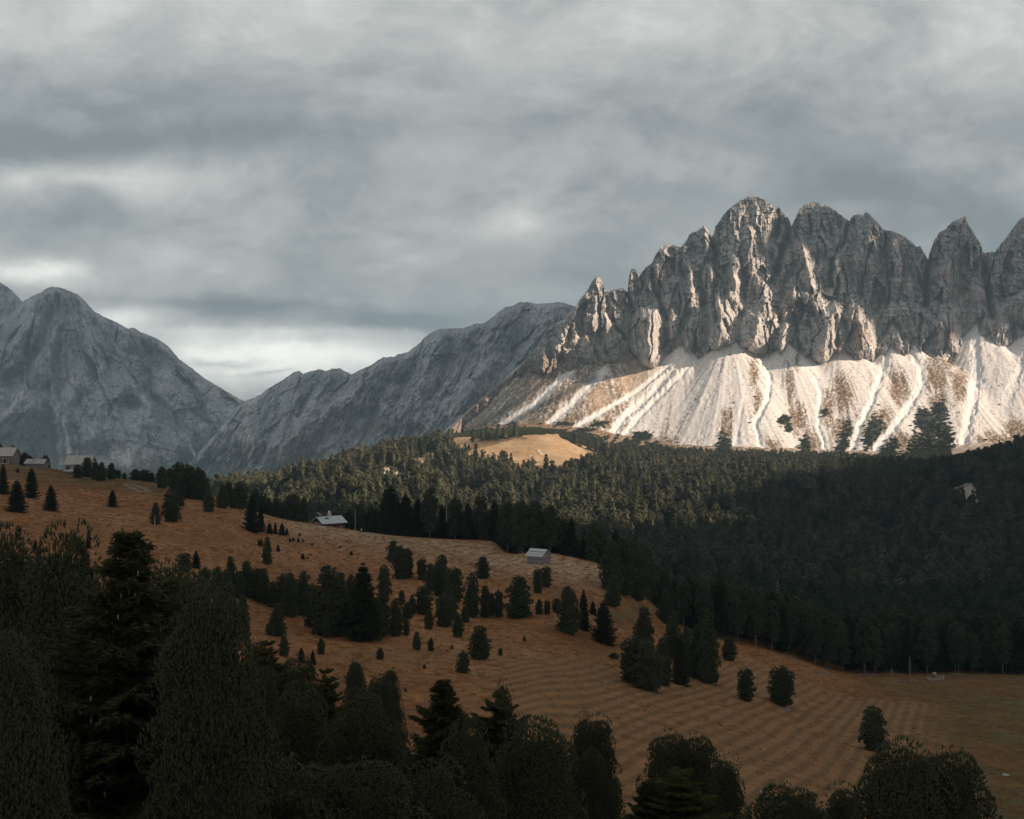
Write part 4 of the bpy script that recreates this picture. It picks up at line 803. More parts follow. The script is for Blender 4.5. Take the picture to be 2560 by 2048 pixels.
def plant(kind, variant, name, x, y, H, ratio=None, label='', cat='tree', group=None, z=None, rot=None):
    cm, tm = PROTO[kind][variant % len(PROTO[kind])]
    base = {'P': 0.46, 'S': 0.46, 'FP': 0.34, 'FS': 0.36, 'L': 0.36}[kind]
    e = empty(name, (x, y, (groundz(x, y) if z is None else z) - 0.02 * H)); k = (ratio / base if ratio else 1.0)
    e.scale = (H * k, H * k, H); e.rotation_euler = (0, 0, rot if rot is not None else random.random() * 6.28)
    link('crown', cm, e); link('trunk', tm, e); tag(e, label, cat, group); return e
random.seed(5)
NEARROWS = np.where((Yg > 75) & (Yg < 640))[0]
def locate(u, vb):
    """the place on the meadow that shows at photo pixel (u, vb); behind the crest if it does not show"""
    a = (u - CU) / F; j = int(np.clip(np.searchsorted(Ag, a) - 1, 0, len(Ag) - 2)); ta = (a - Ag[j]) / (Ag[j+1] - Ag[j])
    z = GZ[NEARROWS, j] * (1 - ta) + GZ[NEARROWS, j+1] * ta; y = Yg[NEARROWS]; v = CV - F * z / y
    ok = np.where(v <= vb)[0]
    if len(ok): 
        yy_ = float(y[ok[0]]); return a * yy_, yy_, True
    yy_ = float(y[np.argmin(v)]) + 7; return a * yy_, yy_, False
ORD = ['', 'second', 'third', 'fourth', 'fifth', 'sixth', 'seventh', 'eighth', 'ninth', 'tenth', 'eleventh', 'twelfth', 'thirteenth', 'fourteenth', 'fifteenth', 'sixteenth']
NUM = ['zero','one','two','three','four','five','six','seven','eight','nine','ten','eleven','twelve','thirteen','fourteen','fifteen','sixteen']
KN = {'P': ('stone_pine', 'stone pine'), 'S': ('spruce', 'spruce'), 's': ('spruce', 'seedling spruce')}
def cluster(where, trees, group):
    """trees: (kind, u, vtop, vbase, width px)"""
    srt = sorted(trees, key=lambda q: q[1]); n = len(srt)
    for i, (k, u, vt, vb, wd) in enumerate(srt):
        x, y, vis = locate(u, vb); zt = (CV - vt) / F * y; H = (vb - vt) / F * y if vis else zt - groundz(x, y)
        real_w = wd / F * y; kind = 'S' if k == 's' else k
        shape = 'narrow' if wd < 0.36 * (vb - vt) else ('broad' if wd > 0.5 * (vb - vt) else 'dark')
        pos = '' if n == 1 else (', leftmost' if i == 0 else ', rightmost' if i == n - 1 else ', %s from left' % ORD[i]) + ' of %s ' % NUM[n]
        lab = '%s %s%s%s' % (shape, KN[k][1], pos if n > 1 else ' ', where)
        if len(lab.split()) > 16: lab = ' '.join(lab.split()[1:])
        plant(kind, int(u * 7 + vt) % 5, KN[k][0], x, y, H * 1.02, real_w / H * 1.04, lab, 'tree', group)
G1 = 'conifers scattered over the brown meadow'
cluster('on the slope below the huts', [('S',8,1160,1238,30),('S',79,1169,1247,40),('S',42,1198,1280,52),('S',127,1211,1278,38)], G1)
cluster('just below the small shed', [('s',44,1170,1182,9)], G1)
cluster('along the crest by the plank barn', [('P',194,1163,1196,23),('P',219,1146,1194,31),('P',239,1157,1200,24),('P',254,1157,1204,25),('P',278,1159,1199,24),('P',294,1175,1194,19),('P',311,1182,1194,12)], G1)
cluster('in the low clump on the crest', [('P',338,1173,1196,26),('P',362,1174,1197,32),('P',379,1182,1198,20)], G1)
cluster('in the tall clump on the crest', [('P',404,1167,1220,30),('P',424,1172,1215,30),('P',445,1156,1232,42),('P',468,1162,1245,46),('P',494,1170,1250,42),('P',513,1192,1252,30),('P',450,1192,1248,34)], G1)
cluster('alone on the upper brown slope', [('S',281,1225,1268,28)], G1)
cluster('on the upper brown slope by a dead stem', [('P',389,1259,1312,26),('P',428,1230,1306,46)], G1)
cluster('just behind the upper broad pine', [('P',452,1240,1268,16)], G1)
cluster('below the tall clump at the crest', [('P',522,1226,1281,30)], G1)
cluster('behind the crest left of the house', [('P',557,1213,1272,34),('P',584,1232,1274,20),('P',600,1206,1274,44),('P',572,1208,1262,30),('P',640,1221,1278,32),('P',655,1236,1280,26),('P',672,1246,1286,28),('P',691,1250,1288,28),('P',708,1260,1296,26),('P',732,1235,1302,46),('P',760,1247,1305,26),('P',720,1262,1300,22)], G1)
cluster('beside each other left of the red house', [('S',629,1238,1332,46),('S',652,1268,1330,24)], G1)
cluster('in the small row left of the red house', [('S',674,1306,1335,19),('S',688,1305,1335,13),('S',705,1307,1339,20),('S',717,1322,1340,12)], G1)
cluster('in the grass below the red house', [('s',749,1331,1341,7),('s',746,1344,1356,8),('s',733,1345,1356,8),('s',757,1349,1357,7),('s',725,1345,1357,7),('s',695,1361,1379,12),('s',757,1384,1399,13),('s',769,1394,1400,8),('s',878,1377,1388,11),('s',850,1367,1373,7),('s',780,1360,1367,7),('s',772,1438,1448,8)], G1)
cluster('on the open meadow left of centre', [('P',668,1346,1413,25)], G1)
cluster('beside the tall slim meadow pine', [('P',651,1351,1369,15)], G1)
cluster('at the left end of the mid-slope belt', [('P',462,1384,1432,36),('S',490,1378,1422,26),('P',513,1420,1482,42),('P',545,1420,1502,38),('P',566,1424,1502,30),('P',577,1396,1502,36),('P',597,1430,1498,30)], G1)
cluster('in the left stretch of the mid-slope belt', [('P',617,1405,1498,38),('P',639,1420,1502,34),('P',658,1426,1512,42),('P',683,1455,1520,34),('P',707,1437,1528,40),('P',724,1437,1545,44),('P',759,1432,1543,40),('P',742,1452,1530,30)], G1)
cluster('among the biggest trees of the mid-slope belt', [('P',821,1418,1590,90),('P',850,1434,1512,40),('P',782,1462,1570,40),('P',880,1440,1580,44),('S',908,1406,1604,98),('P',940,1500,1600,50),('P',864,1490,1592,50)], G1)
cluster('beside the big belt spruce', [('P',960,1416,1508,36),('P',957,1486,1590,38),('P',990,1501,1594,38),('P',1019,1509,1549,30),('P',1004,1478,1516,18),('P',1030,1490,1540,20),('P',1016,1546,1590,16)], G1)
cluster('in the lower middle of the meadow belt', [('P',1058,1468,1537,46),('P',1072,1526,1576,25)], G1)
cluster('in the compact clump below the pale skyline', [('P',983,1353,1407,30),('P',1001,1366,1449,42),('P',1020,1371,1446,29)], G1)
cluster('in the largest clump of the middle meadow', [('P',1055,1398,1452,27),('P',1077,1410,1478,32),('P',1103,1389,1478,46),('P',1098,1412,1494,32),('P',1136,1421,1508,48)], G1)
cluster('in front of the largest clump', [('P',1110,1488,1569,46),('P',1126,1466,1554,42),('P',1145,1535,1594,30),('P',1163,1515,1556,22)], G1)
cluster('in the row stepping toward the hay barn', [('P',1180,1436,1545,40),('P',1214,1467,1545,33),('P',1229,1486,1543,17),('P',1246,1476,1543,27)], G1)
cluster('standing alone left of the hay barn', [('P',1207,1395,1449,34)], G1)
cluster('alone in the meadow below left of the hay barn', [('P',1297,1445,1548,62)], G1)
cluster('just below the hay barn', [('P',1345,1423,1485,27),('P',1366,1416,1468,28)], G1)
cluster('low pair on the meadow below the hay barn', [('P',1348,1501,1537,20),('P',1368,1502,1538,18)], G1)
cluster('in the group right of the low pair', [('P',1392,1499,1534,24),('P',1422,1471,1585,60),('S',1459,1476,1578,34),('S',1482,1505,1539,21)], G1)
cluster('alone between the hay barn and the dark clump', [('S',1509,1505,1612,66)], G1)
cluster('at the foot of the forest corner', [('P',1535,1442,1518,36),('P',1520,1480,1518,22)], G1)
cluster('in the forest corner right of the hay barn', [('P',1528,1354,1480,60),('P',1559,1352,1492,62),('P',1592,1390,1505,54),('P',1618,1368,1500,46),('P',1570,1375,1480,50)], G1)
cluster('in the dark clump on the lower field', [('P',1609,1524,1640,56),('P',1581,1596,1712,62),('P',1617,1605,1725,74),('P',1656,1598,1714,50),('S',1700,1590,1711,52),('P',1745,1566,1698,58),('P',1771,1535,1708,56),('P',1682,1548,1650,50),('P',1715,1570,1665,34)], G1)
cluster('behind the dark clump', [('P',1665,1477,1560,48),('P',1692,1529,1564,20)], G1)
cluster('standing alone on the lower field', [('P',1823,1594,1652,38),('P',1865,1673,1754,44),('P',1953,1667,1764,68),('P',2184,1768,1877,66)], G1)
cluster('above the foreground trees on the brown slope', [('P',694,1514,1593,44),('P',675,1558,1590,24),('P',816,1543,1595,24),('P',803,1599,1639,21),('S',753,1620,1658,22),('S',782,1627,1664,17),('P',710,1592,1642,28)], G1)
cluster('dotted over the slope below the belt', [('P',1042,1583,1628,24),('P',1077,1596,1628,17),('s',1130,1612,1624,8),('s',1061,1662,1674,10),('s',1014,1722,1732,8)], G1)
cluster('big on the open slope above the striped field', [('P',1199,1569,1650,60)], G1)
cluster('leaning below the big round pine', [('P',1158,1630,1684,34)], G1)
cluster('bushes at the edge of the striped field', [('P',1251,1622,1641,12),('s',1311,1588,1603,8),('P',1534,1636,1650,24),('P',950,1622,1650,22),('P',887,1656,1730,46)], G1)
cluster('half hidden at the left edge of the picture', [('S',45,1312,1350,22),('S',88,1350,1384,16),('S',98,1362,1392,12),('S',221,1322,1372,15)], G1)
cluster('in the gap left of the belt', [('P',549,1470,1545,28),('P',581,1496,1602,38),('P',606,1492,1592,34)], G1)

# ---- big foreground trees
def near_pine(name, H, Rr, seed, **k): 
    kw = dict(wide=.34, p=2.1, foot=.85, h0=0.05, lob=0.058, rv=0.34); kw.update(k)
    T = pine2(H, Rr, 400, 64, 0.18, 0.036, seed, (5, 0.12, 0.016), hk=0.66, inner=7000, **kw)
    return raw_mesh(name, T, np.arange(len(T)).reshape(-1, 3), [M['near_pine'], M['near_tip']], mi=pine2.mi)
BIG = [near_pine('big_pine_crown', 14.0, 3.4, 201, p=1.7), near_pine('big_pine_crown', 14.0, 2.7, 202, wide=.40, p=2.4), near_pine('big_pine_crown', 14.0, 2.2, 203, wide=.3, p=1.6)]
BIGR = [3.4, 2.7, 2.2]
BIGT = tri_mesh('big_trunk', trunk_tris(14.0, 0.32, 9, 10, 8), M['bark'])
TT = spruce_tris(14.0, 4.8, 62, 6, 24, 5, 0.15, 0.03, 211, h0=0.05, pw=1.0, irr=0.42, droop=0.16, core=0.22); SPR = raw_mesh('big_spruce_crown', TT, np.arange(len(TT)).reshape(-1, 3), [M['near_spruce'], M['spruce_tip']], mi=spruce_tris.mi)
TT = spruce_tris(14.0, 2.4, 44, 5, 18, 5, 0.15, 0.03, 212, h0=0.08, pw=0.6, gap=0.15, irr=0.5, core=0.25); SPR2 = raw_mesh('ragged_spruce_crown', TT, np.arange(len(TT)).reshape(-1, 3), [M['near_spruce'], M['spruce_tip']], mi=spruce_tris.mi)
LAR = tri_mesh('big_larch_crown', spruce_tris(14.0, 2.6, 34, 8, 14, 3, 0.20, 0.03, 213, h0=0.06, pw=0.75, gap=0.1, irr=0.3, core=0.3), M['larch'])
def conemesh():
    m = MB()
    for i in range(6):
        z0 = -0.02 - i * 0.028; m.tube((0, 0, z0), (0, 0, z0 - 0.03), 0.018 + 0.012 * math.sin(math.pi * (i + .5) / 6), 0.022 + 0.012 * math.sin(math.pi * (i + .5) / 6), 7)
    me = bpy.data.meshes.new('spruce_cone'); me.from_pydata(m.v, [], m.f); me.materials.append(M['cone']); return me
CONE = conemesh()
def big(kind, u, vt, wpx, wv, Yd, label, name=None, cones=0, v_ref=None):
    """crown of width wpx at photo row wv, top at vt, standing Yd metres away"""
    x = (u - CU) / F * Yd; gz = float(groundz(x, Yd)); zt = (CV - vt) / F * Yd; H = zt - gz
    hh = max(0.3, 1 - (wv - vt) / F * Yd / H); sh = float(pine_prof(1, .34, 2.1, .85)(hh)) if kind[0] == 'P' else (1 - hh) ** 0.9
    wpx = min(wpx / max(sh, 0.2), (0.66 if kind[0] == 'P' else 0.95) * H / Yd * F)
    me, r0, nm = {'P0': (BIG[0], 3.4, 'stone_pine'), 'P1': (BIG[1], 2.7, 'stone_pine'), 'P2': (BIG[2], 2.2, 'stone_pine'), 'S': (SPR, 4.8, 'spruce'), 'R': (SPR2, 2.4, 'spruce'), 'L': (LAR, 2.6, 'larch')}[kind]
    W = wpx / F * Yd; e = empty(nm, (x, Yd, gz - 0.1)); k = W / (2 * r0)
    e.scale = (k, k, H / 14.0); e.rotation_euler = (0, 0, u * 0.7); e_r = random.Random(int(u))
    link('crown', me, e); link('trunk', BIGT, e); tag(e, label, 'tree', 'big conifers in the foreground')
    for i in range(cones):
        ph = e_r.random() * 6.28; h = 0.55 + 0.38 * e_r.random(); rr = r0 * (1 - h) ** 1.0 * (0.5 + 0.5 * e_r.random())
        c = link('spruce_cone', CONE, e, (rr * math.cos(ph), rr * math.sin(ph), h * 14 + 0.05)); c.scale = (0.8 / k, 0.8 / k, 0.8 * 14 / H)
    return e
e = big('S', 322, 1292, 330, 1560, 33, 'tall ragged spruce with hanging cones and bare grey twigs, left foreground', cones=60)
# bare lichen-covered twigs on the big spruce
rngb = random.Random(4)
for i in range(16):
    m = MB(); ph = -1.57 + rngb.uniform(-1.0, 1.0); h = rngb.uniform(0.25, 0.62) * 14; L = rngb.uniform(1.6, 3.0); p = Vector((math.cos(ph) * 0.9, math.sin(ph) * 0.9, h)); d = Vector((math.cos(ph), math.sin(ph), -0.15))
    for k in range(7):
        q = p + d * L / 7; m.tube(p, q, 0.035 * (1 - k / 8), 0.03 * (1 - k / 8), 5)
        for s in (-1, 1):
            sd = Vector((-d.y, d.x, -0.5)) * s * rngb.uniform(.15, .4); sd.z = -abs(sd.z) * 0.8; m.tube(p, p + sd, 0.012, 0.006, 4)
        p = q; d.z += 0.05
    o = m.build('bare_branch', M['lichen'], e); o.rotation_euler = (0, 0, -e.rotation_euler[2])
big('P0', 165, 1318, 190, 1480, 40, 'broad stone pine with a flat tufted top behind the left foreground spruce')
big('P0', 10, 1322, 190, 1480, 42, 'stone pine cut off by the left edge of the picture, upper one of two')
big('P1', 10, 1560, 190, 1900, 25, 'nearest stone pine at the lower left edge with pale upturned tips')
big('P0', 520, 1440, 300, 1850, 29, 'huge stone pine right of the tall spruce with a long rounded right edge')
big('P1', 430, 1412, 130, 1500, 60, 'dark stone pine showing between the tall spruce and the belt above')
big('P1', 50, 1640, 200, 1900, 31, 'dark stone pine hidden below the tall spruce at lower left')
big('P1', 752, 1722, 170, 1950, 46, 'stone pine with a crown of bright tufts, left of the two in the lower middle')
big('P0', 902, 1728, 230, 1950, 43, 'stone pine with a crown of bright tufts, right of the two in the lower middle')
big('P1', 742, 1645, 110, 1750, 74, 'round stone pine standing behind the lower middle pair')
big('P2', 655, 1664, 90, 1800, 60, 'narrow stone pine right against the huge foreground pine')
big('P1', 640, 1600, 80, 1750, 80, 'dark stone pine just right of the huge foreground pine, highest there')
big('L', 668, 1585, 110, 1750, 70, 'thin olive larch right of the huge foreground pine')
big('L', 815, 1655, 90, 1800, 66, 'thin olive larch between the round pine and the slope')
big('P2', 890, 1655, 60, 1760, 84, 'slim stone pine with a rounded head below the brown slope')
big('P1', 950, 1690, 80, 1800, 78, 'dark stone pine in front of the paler pointed one')
big('P2', 975, 1672, 70, 1800, 90, 'paler pointed stone pine left of the wide spruce')
big('S', 1107, 1680, 190, 1850, 54, 'wide spruce with a bushy top and small cones, lower middle', cones=24)
big('R', 1240, 1715, 100, 1850, 54, 'ragged spruce with a broken double top, right of the wide spruce')
big('P2', 1258, 1712, 60, 1850, 56, 'slim stone pine against the back of the ragged spruce')
big('P0', 1168, 1800, 200, 2040, 39, 'bright-tipped stone pine in front of the wide spruce')
big('P0', 1335, 1796, 280, 2040, 42, 'very broad dark stone pine at the bottom, left of the twin-headed one')
big('P2', 1460, 1793, 48, 1850, 60, 'left head of the tall twin-headed stone pine')
big('P2', 1497, 1797, 58, 1850, 60.5, 'right head of the tall twin-headed stone pine')
big('P1', 1478, 1880, 90, 2000, 59, 'stone pine below the twin heads')
big('P1', 1672, 1830, 110, 1950, 52, 'smooth rounded stone pine, left one of the joined pair at the bottom')
big('P1', 1735, 1838, 120, 1950, 52, 'smooth rounded stone pine, right one of the joined pair at the bottom')
big('L', 1700, 1905, 150, 2040, 46, 'loose olive larch in front of the joined pair')
big('S', 1620, 1935, 140, 2040, 46, 'low spruce at the left foot of the joined pair')
big('P2', 1815, 1898, 84, 2000, 50, 'narrow stone pine at the right side of the joined pair')
big('P1', 1975, 1964, 150, 2040, 44, 'low round stone pine at the bottom edge right of centre')
big('P2', 2107, 1968, 80, 2040, 44, 'small narrow stone pine left of the great right one')
big('P0', 2262, 1852, 250, 2040, 33, 'great broad stone pine at the lower right with many upturned tips')
big('P1', 2372, 1872, 180, 2040, 34, 'right-hand half of the great pine group, lower and broad')
big('P1', 900, 1900, 240, 2040, 34, 'dark stone pine low down in the middle of the bottom edge')
big('P1', 700, 1900, 240, 2040, 33, 'dark stone pine low down at the foot of the huge pine')
big('P0', 1080, 1905, 220, 2040, 36, 'stone pine low at the bottom edge in front of the bright-tipped one')

# ---- forest behind the crest: the nearest trees one by one, the rest as one wood
rng = np.random.default_rng(12)
def crest_y(u):
    j = int(np.clip(np.searchsorted(Ag, (u - CU) / F), 0, len(Ag) - 1)); return float(Yg[NEARROWS][np.argmin(VV[NEARROWS, j])])
def clear(u, v, y):
    return False
pts = []
for _ in range(60000):
    y = 380 + 480 * rng.random() ** 0.8; u = 810 + 1900 * rng.random(); x = (u - CU) / F * y
    if rng.random() > y / 860: continue
    if u < 1700: lim = crest_y(u) + (14 if u > 905 else 26 + (905 - u) * 0.5)
    elif u < 2600: lim = np.interp(u, [1700, 1800, 1900, 2000, 2150, 2300, 2450, 2600], [352, 368, 382, 392, 400, 418, 428, 432]) 
    else: lim = 440
    if y < lim + 8 * rng.random(): continue
    if u < 960 and y < 520: continue
    pts.append((y, x, u))
pts.sort(); keep = []; cellmap = {}
for y, x, u in pts:
    dm = 5.2; c = (int(x // dm), int(y // dm)); bad = False
    for a in (-1, 0, 1):
        for b in (-1, 0, 1):
            for (px, py) in cellmap.get((c[0]+a, c[1]+b), []):
                if (px - x) ** 2 + (py - y) ** 2 < dm * dm: bad = True
    if bad: continue
    cellmap.setdefault(c, []).append((x, y)); keep.append((y, x, u))
# nearest to the crest count as individuals
NIND = 175
keep.sort(key=lambda q: q[0] - (crest_y(q[2]) if q[2] < 1700 else 395) * 1.0 + (0 if q[2] < 2560 else 400))
ind = keep[:NIND]; rest = keep[NIND:]
random.seed(9); FOR = {}
BINS = [(960,'right of the flagpole'),(1000,'behind the curved railing'),(1050,'above the compact meadow clump'),(1120,'above the largest meadow clump'),(1200,'above the stepped row'),(1300,'left of the hay barn'),(1400,'behind the hay barn'),(1520,'just right of the hay barn'),(1640,'behind the forest corner'),(1700,'right behind the forest corner'),(1760,'above the dark clump'),(1820,'beyond the dark clump'),(1880,'above the small stemmed pine'),(1940,'above the left lone pine'),(1990,'above the broad lone pine'),(2050,'above the left branch heap'),(2100,'above the small pale heap'),(2160,'behind the long brush heap'),(2220,'between the brush heaps'),(2270,'left of the pale trunk'),(2320,'left of the wooden barrier'),(2370,'behind the wooden barrier'),(2420,'behind the heap of roots'),(2490,'near the right picture edge'),(99999,'at the right picture edge')]
for y, x, u in ind:
    sp = rng.random() < (0.6 if u < 1250 else 0.3); H = (17 + 6 * rng.random()) * (0.9 if u > 1500 else 1.0) * (1.06 if u < 1150 else 0.95)
    k = 'FS' if sp else 'FP'; nm = 'spruce' if sp else 'stone_pine'
    where = [q[1] for q in BINS if u < q[0]][0]; FOR.setdefault((sp, where), []).append((u, plant(k, int(rng.integers(0, 3)), nm, x, y, H)))
for (sp, where), L_ in FOR.items():
    L_.sort(key=lambda q: q[0])
    for i, (u, e_) in enumerate(L_):
        n_ = len(L_); pos = '' if n_ == 1 else (', leftmost' if i == 0 else ', rightmost' if i == n_ - 1 else ', %s from left' % ORD[min(i, 15)]) + ' of %s' % NUM[min(n_, 16)]
        tag(e_, 'tall forest %s%s %s' % ('spruce' if sp else 'stone pine', pos, where), 'tree', 'trees standing at the edge of the dense forest')

# far wood: one object, trees set out over the hill by a node tree
def proto_obj(name, T, mat, seed, tr=0.022, bark=None):
    Tt = trunk_tris(1.0, tr, seed, 5, 3); V_ = np.concatenate([T, Tt]); mi = np.concatenate([np.zeros(len(T) // 3, int), np.ones(len(Tt) // 3, int)])
    return bpy.data.objects.new(name, raw_mesh(name, V_, np.arange(len(V_)).reshape(-1, 3), [mat, bark or M['bark']], mi=mi))
def wood(name, P, Hs, Wr, protos, label):
    pc = bpy.data.collections.new(name + '_kinds')
    for p in protos: pc.objects.link(p)
    n = len(P); me = bpy.data.meshes.new(name); me.vertices.add(n); me.vertices.foreach_set('co', np.asarray(P, np.float32).ravel())
    a = me.attributes.new('tsize', 'FLOAT_VECTOR', 'POINT'); a.data.foreach_set('vector', np.stack([Hs * Wr, Hs * Wr, Hs], -1).astype(np.float32).ravel())
    a = me.attributes.new('trot', 'FLOAT_VECTOR', 'POINT'); r = np.zeros((n, 3), np.float32); r[:, 2] = rng.random(n) * 6.28; r[:, :2] = rng.normal(size=(n, 2)) * 0.02; a.data.foreach_set('vector', r.ravel())
    a = me.attributes.new('tkind', 'INT', 'POINT'); a.data.foreach_set('value', rng.integers(0, len(protos), n).astype(np.int32))
    o = link(name, me); ng = bpy.data.node_groups.new(name, 'GeometryNodeTree')
    ng.interface.new_socket('Geometry', in_out='INPUT', socket_type='NodeSocketGeometry'); ng.interface.new_socket('Geometry', in_out='OUTPUT', socket_type='NodeSocketGeometry')
    gi = ng.nodes.new('NodeGroupInput'); go = ng.nodes.new('NodeGroupOutput'); ip = ng.nodes.new('GeometryNodeInstanceOnPoints'); ci = ng.nodes.new('GeometryNodeCollectionInfo')
    ci.inputs['Collection'].default_value = pc; ci.inputs['Separate Children'].default_value = True; ci.inputs['Reset Children'].default_value = True
    def attr(nm, ty):
        q = ng.nodes.new('GeometryNodeInputNamedAttribute'); q.data_type = ty; q.inputs['Name'].default_value = nm
        return [s for s in q.outputs if s.enabled and s.name == 'Attribute'][0]
    L = ng.links.new; L(gi.outputs[0], ip.inputs['Points']); L(ci.outputs[0], ip.inputs['Instance']); ip.inputs['Pick Instance'].default_value = True
    L(attr('tkind', 'INT'), ip.inputs['Instance Index']); L(attr('trot', 'FLOAT_VECTOR'), ip.inputs['Rotation']); L(attr('tsize', 'FLOAT_VECTOR'), ip.inputs['Scale']); L(ip.outputs[0], go.inputs[0])
    md = o.modifiers.new('wood', 'NODES'); md.node_group = ng; tag(o, label, 'forest', kind='stuff'); return o
PF = [proto_obj('wood_pine', pine2(1, 0.155, 44, 6, 0.075, 0.024, 300 + i, wide=.38, p=1.7, foot=.7, h0=0.10, lob=0.05, hk=0.88), M['pine'], i) for i in range(3)] + \
     [proto_obj('wood_spruce', spruce_tris(1, 0.16, 15, 6, 4, 2, 0.06, 0.02, 320 + i, h0=0.08, pw=0.75), M['spruce'], i) for i in range(2)]
if rest:
    rp = np.array([(x, y, groundz(x, y)) for y, x, u in rest]); wood('forest', rp, 16 + 6 * rng.random(len(rp)), np.full(len(rp), 1.05), PF, 'dark unbroken conifer forest in the hollow behind the meadow')
# wooded hill beyond
PFF = [proto_obj('hill_pine', pine2(1, 0.155, 26, 5, 0.10, 0.032, 340 + i, wide=.34, p=1.4 + .3 * i, foot=.72, h0=0.06, lob=0.05, hk=0.9), M['farpine'], i, bark=M['bark']) for i in range(4)] + \
      [proto_obj('hill_spruce', spruce_tris(1, 0.16, 13, 6, 4, 2, 0.07, 0.026, 360 + i, h0=0.06, pw=0.75), M['farpine'], i) for i in range(2)]
N = 20000
yc = np.sqrt(rng.uniform(780 ** 2, 2260 ** 2, N)); uc = rng.uniform(380, 2800, N); xc = (uc - CU) / F * yc; zc = groundz(xc, yc); vc = CV - F * zc / yc
i_ = np.clip(np.searchsorted(Yg, yc), 0, len(Yg) - 1); j_ = np.clip(np.searchsorted(Ag, xc / yc), 0, len(Ag) - 1)
ok = ~goldm[i_, j_] & ~barem[i_, j_] & (conem[i_, j_] < 0.5)
TOPV = np.interp(uc, [380,500,700,812,900,1000,1130,1180,1300,1440,1540,1700,1900,2100,2200,2300,2400,2480,2560,2800], [1250,1235,1203,1180,1152,1128,1100,1092,1088,1108,1142,1146,1152,1158,1172,1186,1170,1146,1122,1114])
ok &= vc > TOPV + 6 * fbm(uc / 22, uc * 0, 3, 91)
ok &= ~((uc > 1150) & (uc < 1500) & (vc < 1165) & (yc > 1500) & (rng.random(N) > 0.22))            # open ground round the golden meadow
dens = fbm(xc / 70, yc / 90, 3, 93); ok &= ~((dens < -0.16) & (uc < 1350))
ok &= rng.random(N) < np.interp(yc, [780, 1100, 2260], [1.0, 0.9, 0.85])
P = np.stack([xc, yc, zc - 0.3], -1)[ok]; Hs = (13 + 9 * rng.random(len(P))) * np.interp(P[:, 1], [800, 2200], [1.15, 0.95])
wood('wooded_hill_trees', P, Hs, 0.95 + 0.35 * rng.random(len(P)), PFF, 'distant conifer wood covering the hill below the scree')
# dwarf pines on the scree
def bushT(seed):
    r_ = np.random.default_rng(seed); n = 160; th = np.arccos(r_.random(n)); ph = r_.random(n) * 6.28; k = 0.7 + 0.3 * r_.random(n)
    nn = np.stack([np.sin(th) * np.cos(ph), np.sin(th) * np.sin(ph), np.cos(th)], -1); return blades(nn * k[:, None] * [1, 1, .6], unit(nn + [0, 0, .6]), 0.4, 0.22, 3, r_)
PB = [bpy.data.objects.new('scrub_bush', raw_mesh('scrub_bush', bushT(400 + i), np.arange(len(bushT(400 + i))).reshape(-1, 3), [M['scrub']])) for i in range(2)]
N = 60000
uc = rng.uniform(1100, 2750, N); yc = rng.uniform(1700, 2560, N); xc = (uc - CU) / F * yc; i_ = np.clip(np.searchsorted(Yg, yc), 0, len(Yg) - 1); j_ = np.clip(np.searchsorted(Ag, xc / yc), 0, len(Ag) - 1)
ok = rng.random(N) < dmask[i_, j_] * 0.9; P = np.stack([xc, yc, groundz(xc, yc)], -1)[ok]
wood('dwarf_pine_scrub', P, 1.3 + 1.3 * rng.random(len(P)), np.full(len(P), 1.3), PB, 'dark dwarf pine scrub spreading over the lower scree')
# tufts of dry grass over the near meadow
def grassT(seed):
    r_ = np.random.default_rng(seed); n = 16; p = r_.normal(size=(n, 3)) * [0.35, 0.35, 0]; return blades(p, np.tile([0, 0, 1.0], (n, 1)), 0.45, 0.07, 2, r_, 0.9)
PG = [bpy.data.objects.new('grass_tuft', raw_mesh('grass_tuft', grassT(500 + i), np.arange(len(grassT(500 + i))).reshape(-1, 3), [M['drygrass']])) for i in range(3)]
N = 110000
yc = np.sqrt(rng.uniform(95 ** 2, 560 ** 2, N)); uc = rng.uniform(-60, 2640, N); xc = (uc - CU) / F * yc
i_ = np.clip(np.searchsorted(Yg, yc), 0, len(Yg) - 1); j_ = np.clip(np.searchsorted(Ag, xc / yc), 0, len(Ag) - 1)
cy_ = np.array([crest_y(q) for q in np.arange(-60, 2700, 20)]); ok = yc < np.interp(uc, np.arange(-60, 2700, 20), cy_) + 6
ok &= rng.random(N) < np.clip(0.45 + 1.3 * n_b[i_, j_], 0.08, 1) * (1 - 0.75 * mown[i_, j_])
P = np.stack([xc, yc, groundz(xc, yc) - 0.03], -1)[ok]; wood('meadow_grass', P, 0.42 + 0.45 * rng.random(len(P)), np.full(len(P), 1.6), PG, 'dry brown grass tufts on the meadow')
# scattered trees round the golden meadow
GL = [(1438,1146,1172,14),(1483,1144,1186,18),(1500,1148,1180,12),(1400,1165,1196,14),(1415,1170,1200,13),(1520,1147,1180,14),(1136,1105,1130,11),(1117,1118,1136,9),(1190,1108,1124,10),(1172,1110,1126,9)]
for i, (u, vt, vb, wd) in enumerate(sorted(GL)):
    a = (u - CU) / F; j = int(np.clip(np.searchsorted(Ag, a), 0, len(Ag) - 1)); rws = np.where((Yg > 1000) & (Yg < 2100))[0]
    o_ = np.where(VV[rws, j] <= vb)[0]; y = float(Yg[rws][o_[0]]) if len(o_) else 1700.0; x = a * y; H = (vb - vt) / F * y
    plant('P', i, 'stone_pine', x, y, H, wd / (vb - vt), 'sunlit stone pine by the golden meadow, %s of the ten around it' % ('leftmost' if i == 0 else 'rightmost' if i == 9 else ORD[i] + ' from left'), 'tree', 'lone pines by the golden meadow')
